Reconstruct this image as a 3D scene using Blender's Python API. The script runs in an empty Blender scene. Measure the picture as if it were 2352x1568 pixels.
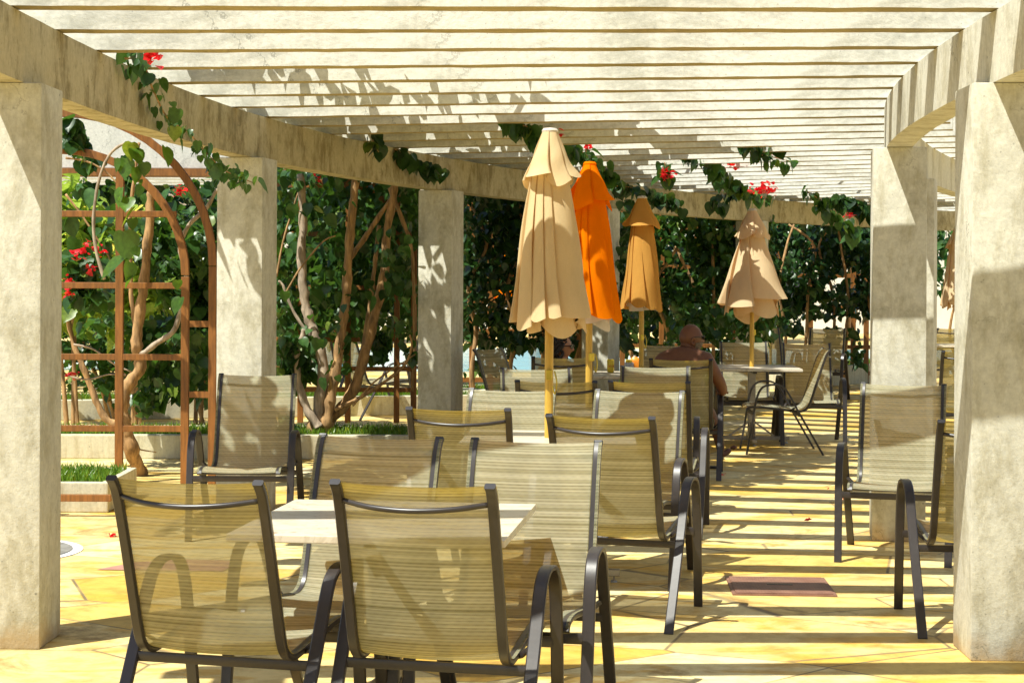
import bpy, bmesh, math, random
import numpy as np
from mathutils import Vector, Matrix, noise
R = math.radians
PI = math.pi
S = bpy.context.scene
COL = S.collection

# ------------------------------------------------------------------ camera, sky, sun, exposure
cam_d = bpy.data.cameras.new('camera'); cam = bpy.data.objects.new('camera', cam_d); COL.objects.link(cam)
cam.location = (0, 0, 1.55)
cam.rotation_euler = (R(90), 0, 0)
cam.rotation_euler = (Matrix.Rotation(R(90), 4, 'X') @ Matrix.Rotation(R(0.25), 4, 'Z')).to_euler()
cam_d.sensor_width = 36; cam_d.lens = 60.55; cam_d.shift_y = -0.0555
cam_d.clip_start = 0.05; cam_d.clip_end = 600
S.camera = cam

SUN_EL, SUN_AZ = 60.3, 49.5            # azimuth measured from behind the camera towards its left
w = bpy.data.worlds.new('World'); S.world = w; w.use_nodes = True
wn = w.node_tree.nodes; sky = wn.new('ShaderNodeTexSky'); sky.sky_type = 'NISHITA'; sky.sun_disc = False
sky.sun_elevation = R(SUN_EL); sky.sun_rotation = R(180 + SUN_AZ)
bg = wn['Background']; bg.inputs[1].default_value = 0.085
w.node_tree.links.new(sky.outputs[0], bg.inputs[0])
sd = bpy.data.lights.new('sun', 'SUN'); sd.energy = 5.0; sd.angle = R(0.5); sd.color = (1, 0.985, 0.88)
so = bpy.data.objects.new('sun', sd); COL.objects.link(so)
tosun = Vector((-math.sin(R(SUN_AZ)) * math.cos(R(SUN_EL)), -math.cos(R(SUN_AZ)) * math.cos(R(SUN_EL)), math.sin(R(SUN_EL))))
so.rotation_euler = tosun.to_track_quat('Z', 'Y').to_euler(); so.location = (-8, -6, 14)
S.view_settings.view_transform = 'Standard'; S.view_settings.look = 'None'
S.view_settings.exposure = 0.64; S.view_settings.gamma = 1

F0 = 3956.0
def at(x, y, Y):
    """a point at depth Y on the sight line of a spot measured in the photo"""
    h = 658.6 - 0.0044 * x
    return Vector(((x - 1176) * Y / F0, Y, 1.55 + (h - y) * Y / F0))

# ------------------------------------------------------------------ materials
def mat(name):
    m = bpy.data.materials.new(name); m.use_nodes = True
    return m, m.node_tree.nodes, m.node_tree.links, m.node_tree.nodes['Principled BSDF']
def ramp(n, stops, interp='LINEAR'):
    r = n.new('ShaderNodeValToRGB'); r.color_ramp.interpolation = interp
    e = r.color_ramp.elements
    while len(e) < len(stops): e.new(0.5)
    for k, (p, c) in enumerate(stops):
        e[k].position = p; e[k].color = (*c, 1) if len(c) == 3 else c
    return r
def g(v): return (v, v, v)
def tex_noise(n, l, vec, scale, detail=4, rough=0.6, dist=0):
    t = n.new('ShaderNodeTexNoise'); t.inputs['Scale'].default_value = scale
    t.inputs['Detail'].default_value = detail; t.inputs['Roughness'].default_value = rough; t.inputs['Distortion'].default_value = dist
    if vec is not None: l.new(vec, t.inputs['Vector'])
    return t
def mapping(n, l, vec, scale=(1, 1, 1), rot=(0, 0, 0), loc=(0, 0, 0)):
    m = n.new('ShaderNodeMapping'); l.new(vec, m.inputs[0])
    m.inputs['Scale'].default_value = scale; m.inputs['Rotation'].default_value = rot; m.inputs['Location'].default_value = loc
    return m.outputs[0]
def mixc(n, l, a, b, fac, mode='MIX'):
    m = n.new('ShaderNodeMix'); m.data_type = 'RGBA'; m.blend_type = mode
    for sock, v in ((0, fac), (6, a), (7, b)):
        if isinstance(v, (int, float)): m.inputs[sock].default_value = v
        elif isinstance(v, tuple): m.inputs[sock].default_value = (*v, 1)
        else: l.new(v, m.inputs[sock])
    return m.outputs[2]
def bump(n, l, h, bs, strength=0.3, dist=0.01):
    b = n.new('ShaderNodeBump'); b.inputs['Strength'].default_value = strength; b.inputs['Distance'].default_value = dist
    l.new(h, b.inputs['Height']); l.new(b.outputs[0], bs.inputs['Normal']); return b

def n_add(n, l, s_, v):
    q = n.new('ShaderNodeMath'); q.operation = 'ADD'; l.new(s_, q.inputs[0]); q.inputs[1].default_value = v; return q.outputs[0]
def concrete(name, base, stain, amount=0.5, streak=(2.2, 2.2, 0.28), pit=True, foot=False):
    m, n, l, b = mat(name)
    co = n.new('ShaderNodeTexCoord').outputs['Object']
    t1 = tex_noise(n, l, co, 1.7, 7, 0.62)
    t2 = tex_noise(n, l, mapping(n, l, co, streak), 3.4, 8, 0.74, 0.2)
    t3 = tex_noise(n, l, co, 34, 4, 0.7)
    c = mixc(n, l, base, stain, ramp_out(n, l, t2.outputs[0], [(0.47, g(0)), (0.62, g(amount))]))
    c = mixc(n, l, c, tuple(v * 0.62 for v in stain), ramp_out(n, l, t1.outputs[0], [(0.54, g(0)), (0.70, g(amount * .6))]))
    c = mixc(n, l, c, ramp_out(n, l, t3.outputs[0], [(0.25, g(0.80)), (0.7, g(1.08))]), 1.0, 'MULTIPLY')
    if pit:
        v = n.new('ShaderNodeTexVoronoi'); v.inputs['Scale'].default_value = 7.5; l.new(co, v.inputs['Vector'])
        pm = ramp_out(n, l, v.outputs['Distance'], [(0.035, g(0.32)), (0.055, g(1))])
        c = mixc(n, l, c, pm, 0.75, 'MULTIPLY')
    if foot:
        sx = n.new('ShaderNodeSeparateXYZ'); l.new(co, sx.inputs[0])
        t5 = tex_noise(n, l, co, 5, 4)
        ad = n.new('ShaderNodeMath'); ad.operation = 'MULTIPLY_ADD'; l.new(t5.outputs[0], ad.inputs[0]); ad.inputs[1].default_value = -0.35; l.new(sx.outputs[2], ad.inputs[2])
        c = mixc(n, l, c, (0.42, 0.27, 0.10), ramp_out(n, l, n_add(n, l, ad.outputs[0], .16), [(0.0, g(0.6)), (0.09, g(0))]))
    vk = n.new('ShaderNodeTexVoronoi'); vk.feature = 'DISTANCE_TO_EDGE'; vk.inputs['Scale'].default_value = 1.1
    wk = tex_noise(n, l, co, 3.5, 5, 0.7); wkv = n.new('ShaderNodeVectorMath'); wkv.operation = 'MULTIPLY_ADD'; l.new(wk.outputs['Color'], wkv.inputs[0]); wkv.inputs[1].default_value = (.5, .5, .5); l.new(co, wkv.inputs[2]); l.new(wkv.outputs[0], vk.inputs['Vector'])
    mk = tex_noise(n, l, co, 1.3, 2)
    ck = n.new('ShaderNodeMath'); ck.operation = 'MULTIPLY'; l.new(ramp_out(n, l, vk.outputs['Distance'], [(0.002, g(1)), (0.006, g(0))]), ck.inputs[0]); l.new(ramp_out(n, l, mk.outputs[0], [(0.5, g(0)), (0.58, g(0.7))]), ck.inputs[1])
    c = mixc(n, l, c, tuple(v_ * .45 for v_ in stain), ck.outputs[0])
    v2 = n.new('ShaderNodeTexVoronoi'); v2.inputs['Scale'].default_value = 23; l.new(co, v2.inputs['Vector'])
    c = mixc(n, l, c, ramp_out(n, l, v2.outputs['Distance'], [(0.06, g(0.5)), (0.11, g(1))]), 0.6, 'MULTIPLY')
    l.new(c, b.inputs['Base Color']); b.inputs['Roughness'].default_value = 0.88
    ad2 = n.new('ShaderNodeMath'); ad2.operation = 'ADD'; l.new(t3.outputs[0], ad2.inputs[0]); l.new(t2.outputs[0], ad2.inputs[1])
    bump(n, l, ad2.outputs[0], b, 0.45, 0.006)
    return m
def ramp_out(n, l, src, stops, interp='LINEAR'):
    r = ramp(n, stops, interp); l.new(src, r.inputs[0]); return r.outputs[0]

M = {}
M['column'] = concrete('column_concrete', (0.61, 0.60, 0.51), (0.39, 0.36, 0.25), 0.75, (1.9, 1.9, 0.75), foot=True)
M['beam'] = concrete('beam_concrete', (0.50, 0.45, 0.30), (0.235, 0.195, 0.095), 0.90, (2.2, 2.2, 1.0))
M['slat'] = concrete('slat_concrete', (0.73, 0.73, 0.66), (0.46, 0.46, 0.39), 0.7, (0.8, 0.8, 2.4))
M['slat_under_shade'] = concrete('shaded_mouldy_concrete', (0.40, 0.33, 0.17), (0.26, 0.21, 0.09), 0.8, (0.8, 0.8, 2.4), pit=False)  # shade under the slats painted in as darker brown, with mould stains
M['wall'] = concrete('planter_concrete', (0.60, 0.56, 0.41), (0.40, 0.34, 0.20), 0.75)
M['roofb'] = concrete('pale_concrete', (0.66, 0.66, 0.60), (0.45, 0.46, 0.42), 0.4)

def paving():
    m, n, l, b = mat('stone_paving')
    co = n.new('ShaderNodeTexCoord').outputs['Object']
    wob = tex_noise(n, l, co, 0.8, 2)
    mp = mapping(n, l, co, (1.0, 1.5, 1), (0, 0, R(38)), (3.1, 1.7, 0))
    v = n.new('ShaderNodeTexVoronoi'); v.feature = 'DISTANCE_TO_EDGE'; v.inputs['Scale'].default_value = 1.0; v.inputs['Randomness'].default_value = 0.55; l.new(mp, v.inputs['Vector'])
    vc = n.new('ShaderNodeTexVoronoi'); vc.inputs['Scale'].default_value = 1.0; vc.inputs['Randomness'].default_value = 0.55; l.new(mp, vc.inputs['Vector'])
    sp = n.new('ShaderNodeSeparateColor'); l.new(vc.outputs['Color'], sp.inputs[0])
    c = ramp_out(n, l, sp.outputs[0], [(0.0, (0.60, 0.44, 0.18)), (0.25, (0.74, 0.60, 0.27)), (0.5, (0.78, 0.67, 0.36)), (0.75, (0.68, 0.50, 0.17)), (0.92, (0.62, 0.40, 0.08)), (1, (0.78, 0.70, 0.47))])
    t1 = tex_noise(n, l, mapping(n, l, co, (1, 2.4, 1), (0, 0, R(20))), 1.6, 7, 0.66, 0.6)
    c = mixc(n, l, c, (0.62, 0.36, 0.045), ramp_out(n, l, t1.outputs[0], [(0.49, g(0)), (0.60, g(0.75)), (0.72, g(0.95))]))
    t2 = tex_noise(n, l, co, 6.5, 7, 0.7, 0.4)
    c = mixc(n, l, c, ramp_out(n, l, t2.outputs[0], [(0.32, (0.66, 0.58, 0.44)), (0.56, (1.04, 1.03, 1.0))]), 0.8, 'MULTIPLY')
    t4 = tex_noise(n, l, mapping(n, l, co, (1, 1, 1), (0, 0, 0), (9, 4, 0)), 1.1, 8, 0.72, 0.9)
    c = mixc(n, l, c, (0.27, 0.16, 0.045), ramp_out(n, l, t4.outputs[0], [(0.57, g(0)), (0.66, g(0.8))]))
    j = ramp_out(n, l, v.outputs['Distance'], [(0.004, g(1)), (0.010, g(0))])
    jt = tex_noise(n, l, co, 2.5, 3)
    jf = n.new('ShaderNodeMath'); jf.operation = 'MULTIPLY'; l.new(j, jf.inputs[0]); l.new(ramp_out(n, l, jt.outputs[0], [(0.35, g(0.6)), (0.6, g(1.0))]), jf.inputs[1])
    c = mixc(n, l, c, (0.20, 0.15, 0.08), jf.outputs[0])
    l.new(c, b.inputs['Base Color']); b.inputs['Roughness'].default_value = 0.62; b.inputs['Specular IOR Level'].default_value = 0.3
    hh = n.new('ShaderNodeMath'); hh.operation = 'SUBTRACT'; l.new(t2.outputs[0], hh.inputs[0]); l.new(jf.outputs[0], hh.inputs[1])
    bump(n, l, hh.outputs[0], b, 0.5, 0.008)
    return m
M['paving'] = paving()

def simple(name, col, rough=0.6, metal=0.0, var=0.12, scale=14, stretch=(1, 1, 1), bs=0.0, spec=0.5, coat=0.0):
    m, n, l, b = mat(name)
    co = n.new('ShaderNodeTexCoord').outputs['Object']
    t = tex_noise(n, l, mapping(n, l, co, stretch), scale, 5, 0.6)
    c = mixc(n, l, tuple(v * (1 - var * 2) for v in col), tuple(min(1, v * (1 + var)) for v in col), ramp_out(n, l, t.outputs[0], [(0.3, g(0)), (0.7, g(1))]))
    l.new(c, b.inputs['Base Color']); b.inputs['Roughness'].default_value = rough; b.inputs['Metallic'].default_value = metal
    b.inputs['Specular IOR Level'].default_value = spec; b.inputs['Coat Weight'].default_value = coat
    if bs: bump(n, l, t.outputs[0], b, bs, 0.004)
    return m
M['frame'] = simple('painted_frame', (0.034, 0.028, 0.027), 0.36, 0.0, 0.10, 30, spec=0.6, bs=0.05)
M['cap'] = simple('plastic_cap', (0.025, 0.024, 0.028), 0.3)
M['wood'] = simple('stained_wood', (0.27, 0.105, 0.020), 0.5, 0, 0.22, 9, (5, 5, 0.6), 0.15)
M['pole'] = simple('pole_wood', (0.60, 0.37, 0.055), 0.4, 0, 0.12, 10, (6, 6, 0.5))
M['bark'] = simple('bark', (0.44, 0.26, 0.11), 0.85, 0, 0.34, 16, (1.5, 1.5, 0.35), 0.8)
M['bark_gray'] = simple('pale_bark', (0.46, 0.36, 0.26), 0.85, 0, 0.3, 16, (1.5, 1.5, 0.35), 0.8)
M['metal'] = simple('bare_metal', (0.35, 0.33, 0.31), 0.35, 0.8, 0.1)
M['brass'] = simple('brass', (0.55, 0.42, 0.06), 0.3, 0.7, 0.1)
M['soil'] = simple('soil', (0.10, 0.06, 0.03), 0.95, 0, 0.4, 20, bs=0.5)
M['cover'] = None
M['pool'] = None
M['skin'] = simple('tanned_skin', (0.165, 0.066, 0.032), 0.5, 0, 0.12, 10, spec=0.4)
M['skin2'] = simple('fair_skin', (0.46, 0.22, 0.12), 0.5, 0, 0.08, 10, spec=0.4)
M['hair'] = simple('dark_hair', (0.018, 0.012, 0.010), 0.55, 0, 0.3, 60)
M['beard'] = simple('grey_beard', (0.17, 0.13, 0.10), 0.8, 0, 0.3, 80)
M['glasses'] = simple('sunglass_lens', (0.012, 0.012, 0.015), 0.12, 0, 0.05)
M['shorts'] = simple('blue_shorts', (0.05, 0.07, 0.16), 0.8, 0, 0.2)
M['black_rubber'] = simple('black_rubber', (0.02, 0.02, 0.022), 0.6)
M['top'] = simple('bikini_cloth', (0.35, 0.05, 0.04), 0.7)
M['pink'] = simple('pink_stone', (0.46, 0.23, 0.17), 0.7, 0, 0.15, 8, bs=0.3)
M['white_inlay'] = simple('white_inlay', (0.75, 0.74, 0.72), 0.6, 0, 0.06, 8)
M['grey_inlay'] = simple('grey_inlay', (0.25, 0.24, 0.21), 0.7, 0, 0.2, 9, bs=0.3)
M['can_yellow'] = simple('yellow_can', (0.75, 0.55, 0.03), 0.3, 0.2, 0.05)
M['can_red'] = simple('red_print', (0.55, 0.03, 0.02), 0.5)
M['foam'] = simple('grey_foam', (0.50, 0.52, 0.55), 0.8)
M['orange'] = simple('orange_plastic', (0.85, 0.27, 0.02), 0.4)
M['tile'] = simple('pool_tile', (0.35, 0.40, 0.42), 0.3)
M['plaster'] = simple('white_plaster', (0.78, 0.76, 0.70), 0.9, 0, 0.06, 2)
M['roof_tile'] = simple('yellow_roof', (0.68, 0.48, 0.12), 0.8, 0, 0.15, 6)
M['dark_window'] = simple('window_glass', (0.05, 0.06, 0.07), 0.1)

def manhole():
    m, n, l, b = mat('embossed_cover')
    co = n.new('ShaderNodeTexCoord').outputs['Object']
    c1 = n.new('ShaderNodeTexChecker'); c1.inputs['Scale'].default_value = 90; l.new(mapping(n, l, co, (1, 1, 1), (0, 0, R(45))), c1.inputs[0])
    t = tex_noise(n, l, co, 9, 5)
    c = mixc(n, l, (0.17, 0.075, 0.045), (0.25, 0.125, 0.08), ramp_out(n, l, t.outputs[0], [(0.35, g(0)), (0.65, g(1))]))
    c = mixc(n, l, c, (0.42, 0.25, 0.19), n_mul(n, l, c1.outputs[1], 0.1))
    l.new(c, b.inputs['Base Color']); b.inputs['Roughness'].default_value = 0.6
    bump(n, l, c1.outputs[1], b, 0.6, 0.003)
    return m
def n_mul(n, l, s, v):
    q = n.new('ShaderNodeMath'); q.operation = 'MULTIPLY'; l.new(s, q.inputs[0]); q.inputs[1].default_value = v; return q.outputs[0]
M['cover'] = manhole()

def marble():
    m, n, l, b = mat('table_stone')
    co = n.new('ShaderNodeTexCoord').outputs['Object']
    t = tex_noise(n, l, mapping(n, l, co, (1, 2, 1), (0, 0, R(25))), 8, 6, 0.65, 1.2)
    c = mixc(n, l, (0.70, 0.63, 0.50), (0.50, 0.41, 0.28), ramp_out(n, l, t.outputs[0], [(0.50, g(0)), (0.60, g(0.6))]))
    t2 = tex_noise(n, l, co, 22, 4, 0.6, 0.5)
    c = mixc(n, l, c, (0.36, 0.25, 0.13), ramp_out(n, l, t2.outputs[0], [(0.62, g(0)), (0.68, g(0.7))]))
    l.new(c, b.inputs['Base Color']); b.inputs['Roughness'].default_value = 0.28
    return m
M['marble'] = marble()

def fabric_sling():
    m, n, l, b = mat('woven_sling')
    uv = n.new('ShaderNodeUVMap').outputs[0]
    sx = n.new('ShaderNodeSeparateXYZ'); l.new(uv, sx.inputs[0])
    # v in metres along the sling; irregular horizontal bands, dark thread lines, fine weave
    oi = n.new('ShaderNodeObjectInfo')
    off = n.new('ShaderNodeVectorMath'); off.operation = 'ADD'; l.new(uv, off.inputs[0])
    cb = n.new('ShaderNodeCombineXYZ'); l.new(n_mul(n, l, oi.outputs['Random'], 3.7), cb.inputs[1]); l.new(cb.outputs[0], off.inputs[1])
    band = tex_noise(n, l, mapping(n, l, off.outputs[0], (0.02, 52, 1)), 1.0, 5, 0.7)      # yarn shade changes from row to row
    mott = tex_noise(n, l, mapping(n, l, off.outputs[0], (9, 9, 1)), 1.0, 3, 0.6)
    def sine(src, period, phase=None):
        a = n.new('ShaderNodeMath'); a.operation = 'MULTIPLY'; l.new(src, a.inputs[0]); a.inputs[1].default_value = 2 * PI / period
        o_ = a.outputs[0]
        if phase is not None:
            p_ = n.new('ShaderNodeMath'); p_.operation = 'ADD'; l.new(o_, p_.inputs[0]); l.new(phase, p_.inputs[1]); o_ = p_.outputs[0]
        b_ = n.new('ShaderNodeMath'); b_.operation = 'SINE'; l.new(o_, b_.inputs[0]); return b_.outputs[0]
    zig = n_mul(n, l, sine(sx.outputs[0], 0.0076), 0.9)
    rows = sine(sx.outputs[1], 0.0118, zig)                     # zigzag dark thread rows
    fine = sine(sx.outputs[1], 0.0042, zig)
    cols = sine(sx.outputs[0], 0.0062, n_mul(n, l, sx.outputs[1], 900))
    line = ramp_out(n, l, rows, [(0.62, g(0)), (0.93, g(1))])
    dash = n.new('ShaderNodeMath'); dash.operation = 'MULTIPLY'; l.new(line, dash.inputs[0]); l.new(ramp_out(n, l, cols, [(0.0, g(0.25)), (0.55, g(1))]), dash.inputs[1])
    base = mixc(n, l, (0.42, 0.42, 0.26), (0.76, 0.78, 0.60), ramp_out(n, l, band.outputs[0], [(0.38, g(0)), (0.60, g(1))]))
    base = mixc(n, l, base, (0.25, 0.22, 0.11), n_mul(n, l, ramp_out(n, l, fine, [(0.5, g(0)), (1.0, g(1))]), 0.35))
    base = mixc(n, l, base, ramp_out(n, l, mott.outputs[0], [(0.3, g(0.86)), (0.7, g(1.05))]), 1.0, 'MULTIPLY')
    base = mixc(n, l, base, (0.06, 0.05, 0.025), n_mul(n, l, dash.outputs[0], 0.80))
    ab = n.new('ShaderNodeMath'); ab.operation = 'ABSOLUTE'; l.new(sx.outputs[0], ab.inputs[0])
    base = mixc(n, l, base, (0.86, 0.84, 0.78), ramp_out(n, l, ab.outputs[0], [(0.222, g(0)), (0.226, g(1))], 'CONSTANT'), 'MULTIPLY')
    base = mixc(n, l, base, (0.6, 0.57, 0.48), ramp_out(n, l, ab.outputs[0], [(0.214, g(0)), (0.216, g(1)), (0.219, g(0))], 'CONSTANT'), 'MULTIPLY')
    tr = mixc(n, l, base, (1.0, 0.60, 0.02), 1.0, 'MULTIPLY')
    di = n.new('ShaderNodeBsdfDiffuse'); l.new(base, di.inputs[0])
    tl = n.new('ShaderNodeBsdfTranslucent'); l.new(tr, tl.inputs[0])
    mx = n.new('ShaderNodeMixShader'); mx.inputs[0].default_value = 0.52; l.new(di.outputs[0], mx.inputs[1]); l.new(tl.outputs[0], mx.inputs[2])
    tp = n.new('ShaderNodeBsdfTransparent')
    op = n.new('ShaderNodeMath'); op.operation = 'MULTIPLY'; l.new(ramp_out(n, l, band.outputs[0], [(0.3, g(0.24)), (0.7, g(0.11))]), op.inputs[0]); op.inputs[1].default_value = 1.0
    mx2 = n.new('ShaderNodeMixShader'); l.new(op.outputs[0], mx2.inputs[0]); l.new(mx.outputs[0], mx2.inputs[1]); l.new(tp.outputs[0], mx2.inputs[2])
    l.new(mx2.outputs[0], n['Material Output'].inputs[0])
    return m
M['sling'] = fabric_sling()

def canvas(name, col, tcol):
    m, n, l, b = mat(name)
    co = n.new('ShaderNodeTexCoord').outputs['Object']
    t = tex_noise(n, l, mapping(n, l, co, (1, 1, 0.35)), 7, 5, 0.6)
    c = mixc(n, l, tuple(v * 0.86 for v in col), col, ramp_out(n, l, t.outputs[0], [(0.35, g(0)), (0.65, g(1))]))
    wv = tex_noise(n, l, co, 260, 2)
    c = mixc(n, l, c, ramp_out(n, l, wv.outputs[0], [(0.3, g(0.9)), (0.7, g(1.04))]), 1.0, 'MULTIPLY')
    di = n.new('ShaderNodeBsdfDiffuse'); l.new(c, di.inputs[0])
    tl = n.new('ShaderNodeBsdfTranslucent'); tl.inputs[0].default_value = (*tcol, 1)
    mx = n.new('ShaderNodeMixShader'); mx.inputs[0].default_value = 0.30; l.new(di.outputs[0], mx.inputs[1]); l.new(tl.outputs[0], mx.inputs[2])
    l.new(mx.outputs[0], n['Material Output'].inputs[0])
    bp = n.new('ShaderNodeBump'); bp.inputs['Strength'].default_value = 0.35; bp.inputs['Distance'].default_value = 0.01
    l.new(tex_noise(n, l, mapping(n, l, co, (1, 1, 0.4)), 16, 4, 0.6).outputs[0], bp.inputs['Height']); l.new(bp.outputs[0], di.inputs['Normal'])
    return m
M['cv_cream'] = canvas('cream_canvas', (0.80, 0.64, 0.37), (0.80, 0.50, 0.18))
M['cv_orange'] = canvas('orange_canvas', (0.96, 0.235, 0.003), (1.0, 0.26, 0.003))
M['cv_gold'] = canvas('golden_canvas', (0.68, 0.36, 0.085), (0.75, 0.30, 0.04))
M['cv_peach'] = canvas('peach_canvas', (0.86, 0.68, 0.42), (0.80, 0.42, 0.14))
M['cv_white'] = canvas('white_canvas', (0.80, 0.76, 0.68), (0.7, 0.6, 0.45))

def leafmat(name, dark, light, trans, tf=0.35):
    m, n, l, b = mat(name)
    a = n.new('ShaderNodeAttribute'); a.attribute_name = 'rnd'
    c = mixc(n, l, dark, light, ramp_out(n, l, a.outputs['Fac'], [(0.0, g(0)), (0.7, g(0.6)), (1.0, g(1))]))
    c = mixc(n, l, c, tuple(v_ * k_ for v_, k_ in zip(light, (2.6, 1.5, 1.0))), ramp_out(n, l, a.outputs['Fac'], [(0.93, g(0)), (0.96, g(0.8))]))
    tn_ = tex_noise(n, l, n.new('ShaderNodeTexCoord').outputs['Object'], 30, 3)
    c = mixc(n, l, c, ramp_out(n, l, tn_.outputs[0], [(0.3, g(0.6)), (0.7, (1.35, 1.3, 1.1))]), 1.0, 'MULTIPLY')
    l.new(c, b.inputs['Base Color']); b.inputs['Roughness'].default_value = 0.34; b.inputs['Specular IOR Level'].default_value = 0.5
    tl = n.new('ShaderNodeBsdfTranslucent')
    l.new(mixc(n, l, c, trans, 0.55), tl.inputs[0])
    mx = n.new('ShaderNodeMixShader'); mx.inputs[0].default_value = tf; l.new(b.outputs[0], mx.inputs[1]); l.new(tl.outputs[0], mx.inputs[2])
    l.new(mx.outputs[0], n['Material Output'].inputs[0])
    return m
M['leaf'] = leafmat('vine_leaf', (0.018, 0.060, 0.018), (0.070, 0.17, 0.040), (0.14, 0.30, 0.02))
M['leaf_big'] = leafmat('young_leaf', (0.035, 0.10, 0.02), (0.13, 0.27, 0.035), (0.25, 0.42, 0.02), 0.45)
M['leaf_dark'] = leafmat('hedge_leaf', (0.010, 0.034, 0.012), (0.045, 0.12, 0.028), (0.06, 0.16, 0.02), 0.25)
M['leaf_light'] = leafmat('shrub_leaf', (0.20, 0.36, 0.04), (0.52, 0.66, 0.14), (0.55, 0.70, 0.08), 0.45)
M['grass'] = leafmat('grass_blade', (0.07, 0.17, 0.015), (0.22, 0.38, 0.04), (0.30, 0.50, 0.02), 0.35)
M['flower'] = leafmat('bract', (0.62, 0.010, 0.018), (0.85, 0.03, 0.05), (0.9, 0.02, 0.03), 0.4)

def pool_mat():
    m, n, l, b = mat('pool_water')
    co = n.new('ShaderNodeTexCoord').outputs['Object']
    t = tex_noise(n, l, co, 2.2, 4, 0.6, 0.8)
    c = mixc(n, l, (0.03, 0.34, 0.46), (0.10, 0.55, 0.66), ramp_out(n, l, t.outputs[0], [(0.35, g(0)), (0.7, g(1))]))
    l.new(c, b.inputs['Base Color']); b.inputs['Roughness'].default_value = 0.08
    bump(n, l, t.outputs[0], b, 0.15, 0.05)
    return m
M['pool'] = pool_mat()

# ------------------------------------------------------------------ mesh helpers
class MB:
    def __init__(s): s.v = []; s.f = []; s.uv = None
    def add(s, vs, fs):
        o = len(s.v); s.v += [tuple(x) for x in vs]; s.f += [tuple(i + o for i in f) for f in fs]; return s
    def box(s, c, d, rz=0, mtx=None):
        x, y, z = (q / 2 for q in d)
        vs = [Vector((a * x, b * y, e * z)) for a in (-1, 1) for b in (-1, 1) for e in (-1, 1)]
        m = mtx or (Matrix.Translation(c) @ Matrix.Rotation(rz, 4, 'Z'))
        vs = [m @ q for q in vs]
        return s.add(vs, [(0, 1, 3, 2), (4, 6, 7, 5), (0, 4, 5, 1), (2, 3, 7, 6), (0, 2, 6, 4), (1, 5, 7, 3)])
    def bar(s, a, b, w, t, up=Vector((0, 0, 1))):
        a = Vector(a); b = Vector(b); d = (b - a); L = d.length; d.normalize()
        x = d.cross(up)
        if x.length < 1e-4: x = Vector((1, 0, 0))
        x.normalize(); y = x.cross(d)
        m = Matrix((( x.x, d.x, y.x, 0), (x.y, d.y, y.y, 0), (x.z, d.z, y.z, 0), (0, 0, 0, 1)))
        m = Matrix.Translation((a + b) / 2) @ m
        return s.box(None, (w, L, t), mtx=m)
    def tube(s, pts, rad, n=8, lat=None, prof=None, cap=True):
        pts = [Vector(p) for p in pts]; k = len(pts)
        rad = rad if isinstance(rad, (list, tuple)) else [rad] * k
        rings = []; prev = None
        for i, p in enumerate(pts):
            t = (pts[min(i + 1, k - 1)] - pts[max(i - 1, 0)]).normalized()
            if lat is not None:
                x = Vector(lat); y = t.cross(x).normalized()
            else:
                if prev is None:
                    x = t.cross(Vector((0, 0, 1)));
                    if x.length < 0.1: x = t.cross(Vector((0, 1, 0)))
                    x.normalize()
                else: x = (prev - t * prev.dot(t)).normalized()
                y = t.cross(x); prev = x
            if prof: ring = [p + x * a * rad[i] + y * b * rad[i] for a, b in prof]
            else: ring = [p + (x * math.cos(2 * PI * j / n) + y * math.sin(2 * PI * j / n)) * rad[i] for j in range(n)]
            rings.append(ring)
        n = len(rings[0]); vs = [q for r in rings for q in r]; fs = []
        for i in range(k - 1):
            for j in range(n):
                fs.append((i * n + j, i * n + (j + 1) % n, (i + 1) * n + (j + 1) % n, (i + 1) * n + j))
        if cap:
            fs.append(tuple(reversed(range(n)))); fs.append(tuple(range((k - 1) * n, k * n)))
        return s.add(vs, fs)
    def lathe(s, prof, n=16, c=(0, 0, 0)):
        k = len(prof)
        vs = [(c[0] + r * math.cos(2 * PI * j / n), c[1] + r * math.sin(2 * PI * j / n), c[2] + z) for r, z in prof for j in range(n)]
        fs = [(i * n + j, i * n + (j + 1) % n, (i + 1) * n + (j + 1) % n, (i + 1) * n + j) for i in range(k - 1) for j in range(n)]
        fs.append(tuple(reversed(range(n)))); fs.append(tuple(range((k - 1) * n, k * n)))
        return s.add(vs, fs)
    def build(s, name, m, parent=None, smooth=False, bevel=0, uvs=None, loc=None):
        me = bpy.data.meshes.new(name); me.from_pydata(s.v, [], s.f)
        if bevel:
            b = bmesh.new(); b.from_mesh(me); bmesh.ops.recalc_face_normals(b, faces=b.faces)
            bmesh.ops.bevel(b, geom=[e for e in b.edges if e.is_manifold and e.calc_face_angle(0) > 0.5], offset=bevel, segments=2, profile=0.6, affect='EDGES', clamp_overlap=True)
            b.to_mesh(me); b.free()
        if uvs is not None:
            ul = me.uv_layers.new(name='UVMap')
            for lp in me.loops: ul.data[lp.index].uv = uvs[lp.vertex_index]
        me.materials.append(m)
        if smooth:
            for p in me.polygons: p.use_smooth = True
            if smooth != 'all': me.set_sharp_from_angle(angle=R(38))
        me.update()
        o = bpy.data.objects.new(name, me); COL.objects.link(o)
        if parent: o.parent = parent
        if loc is not None: o.location = loc
        return o

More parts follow.
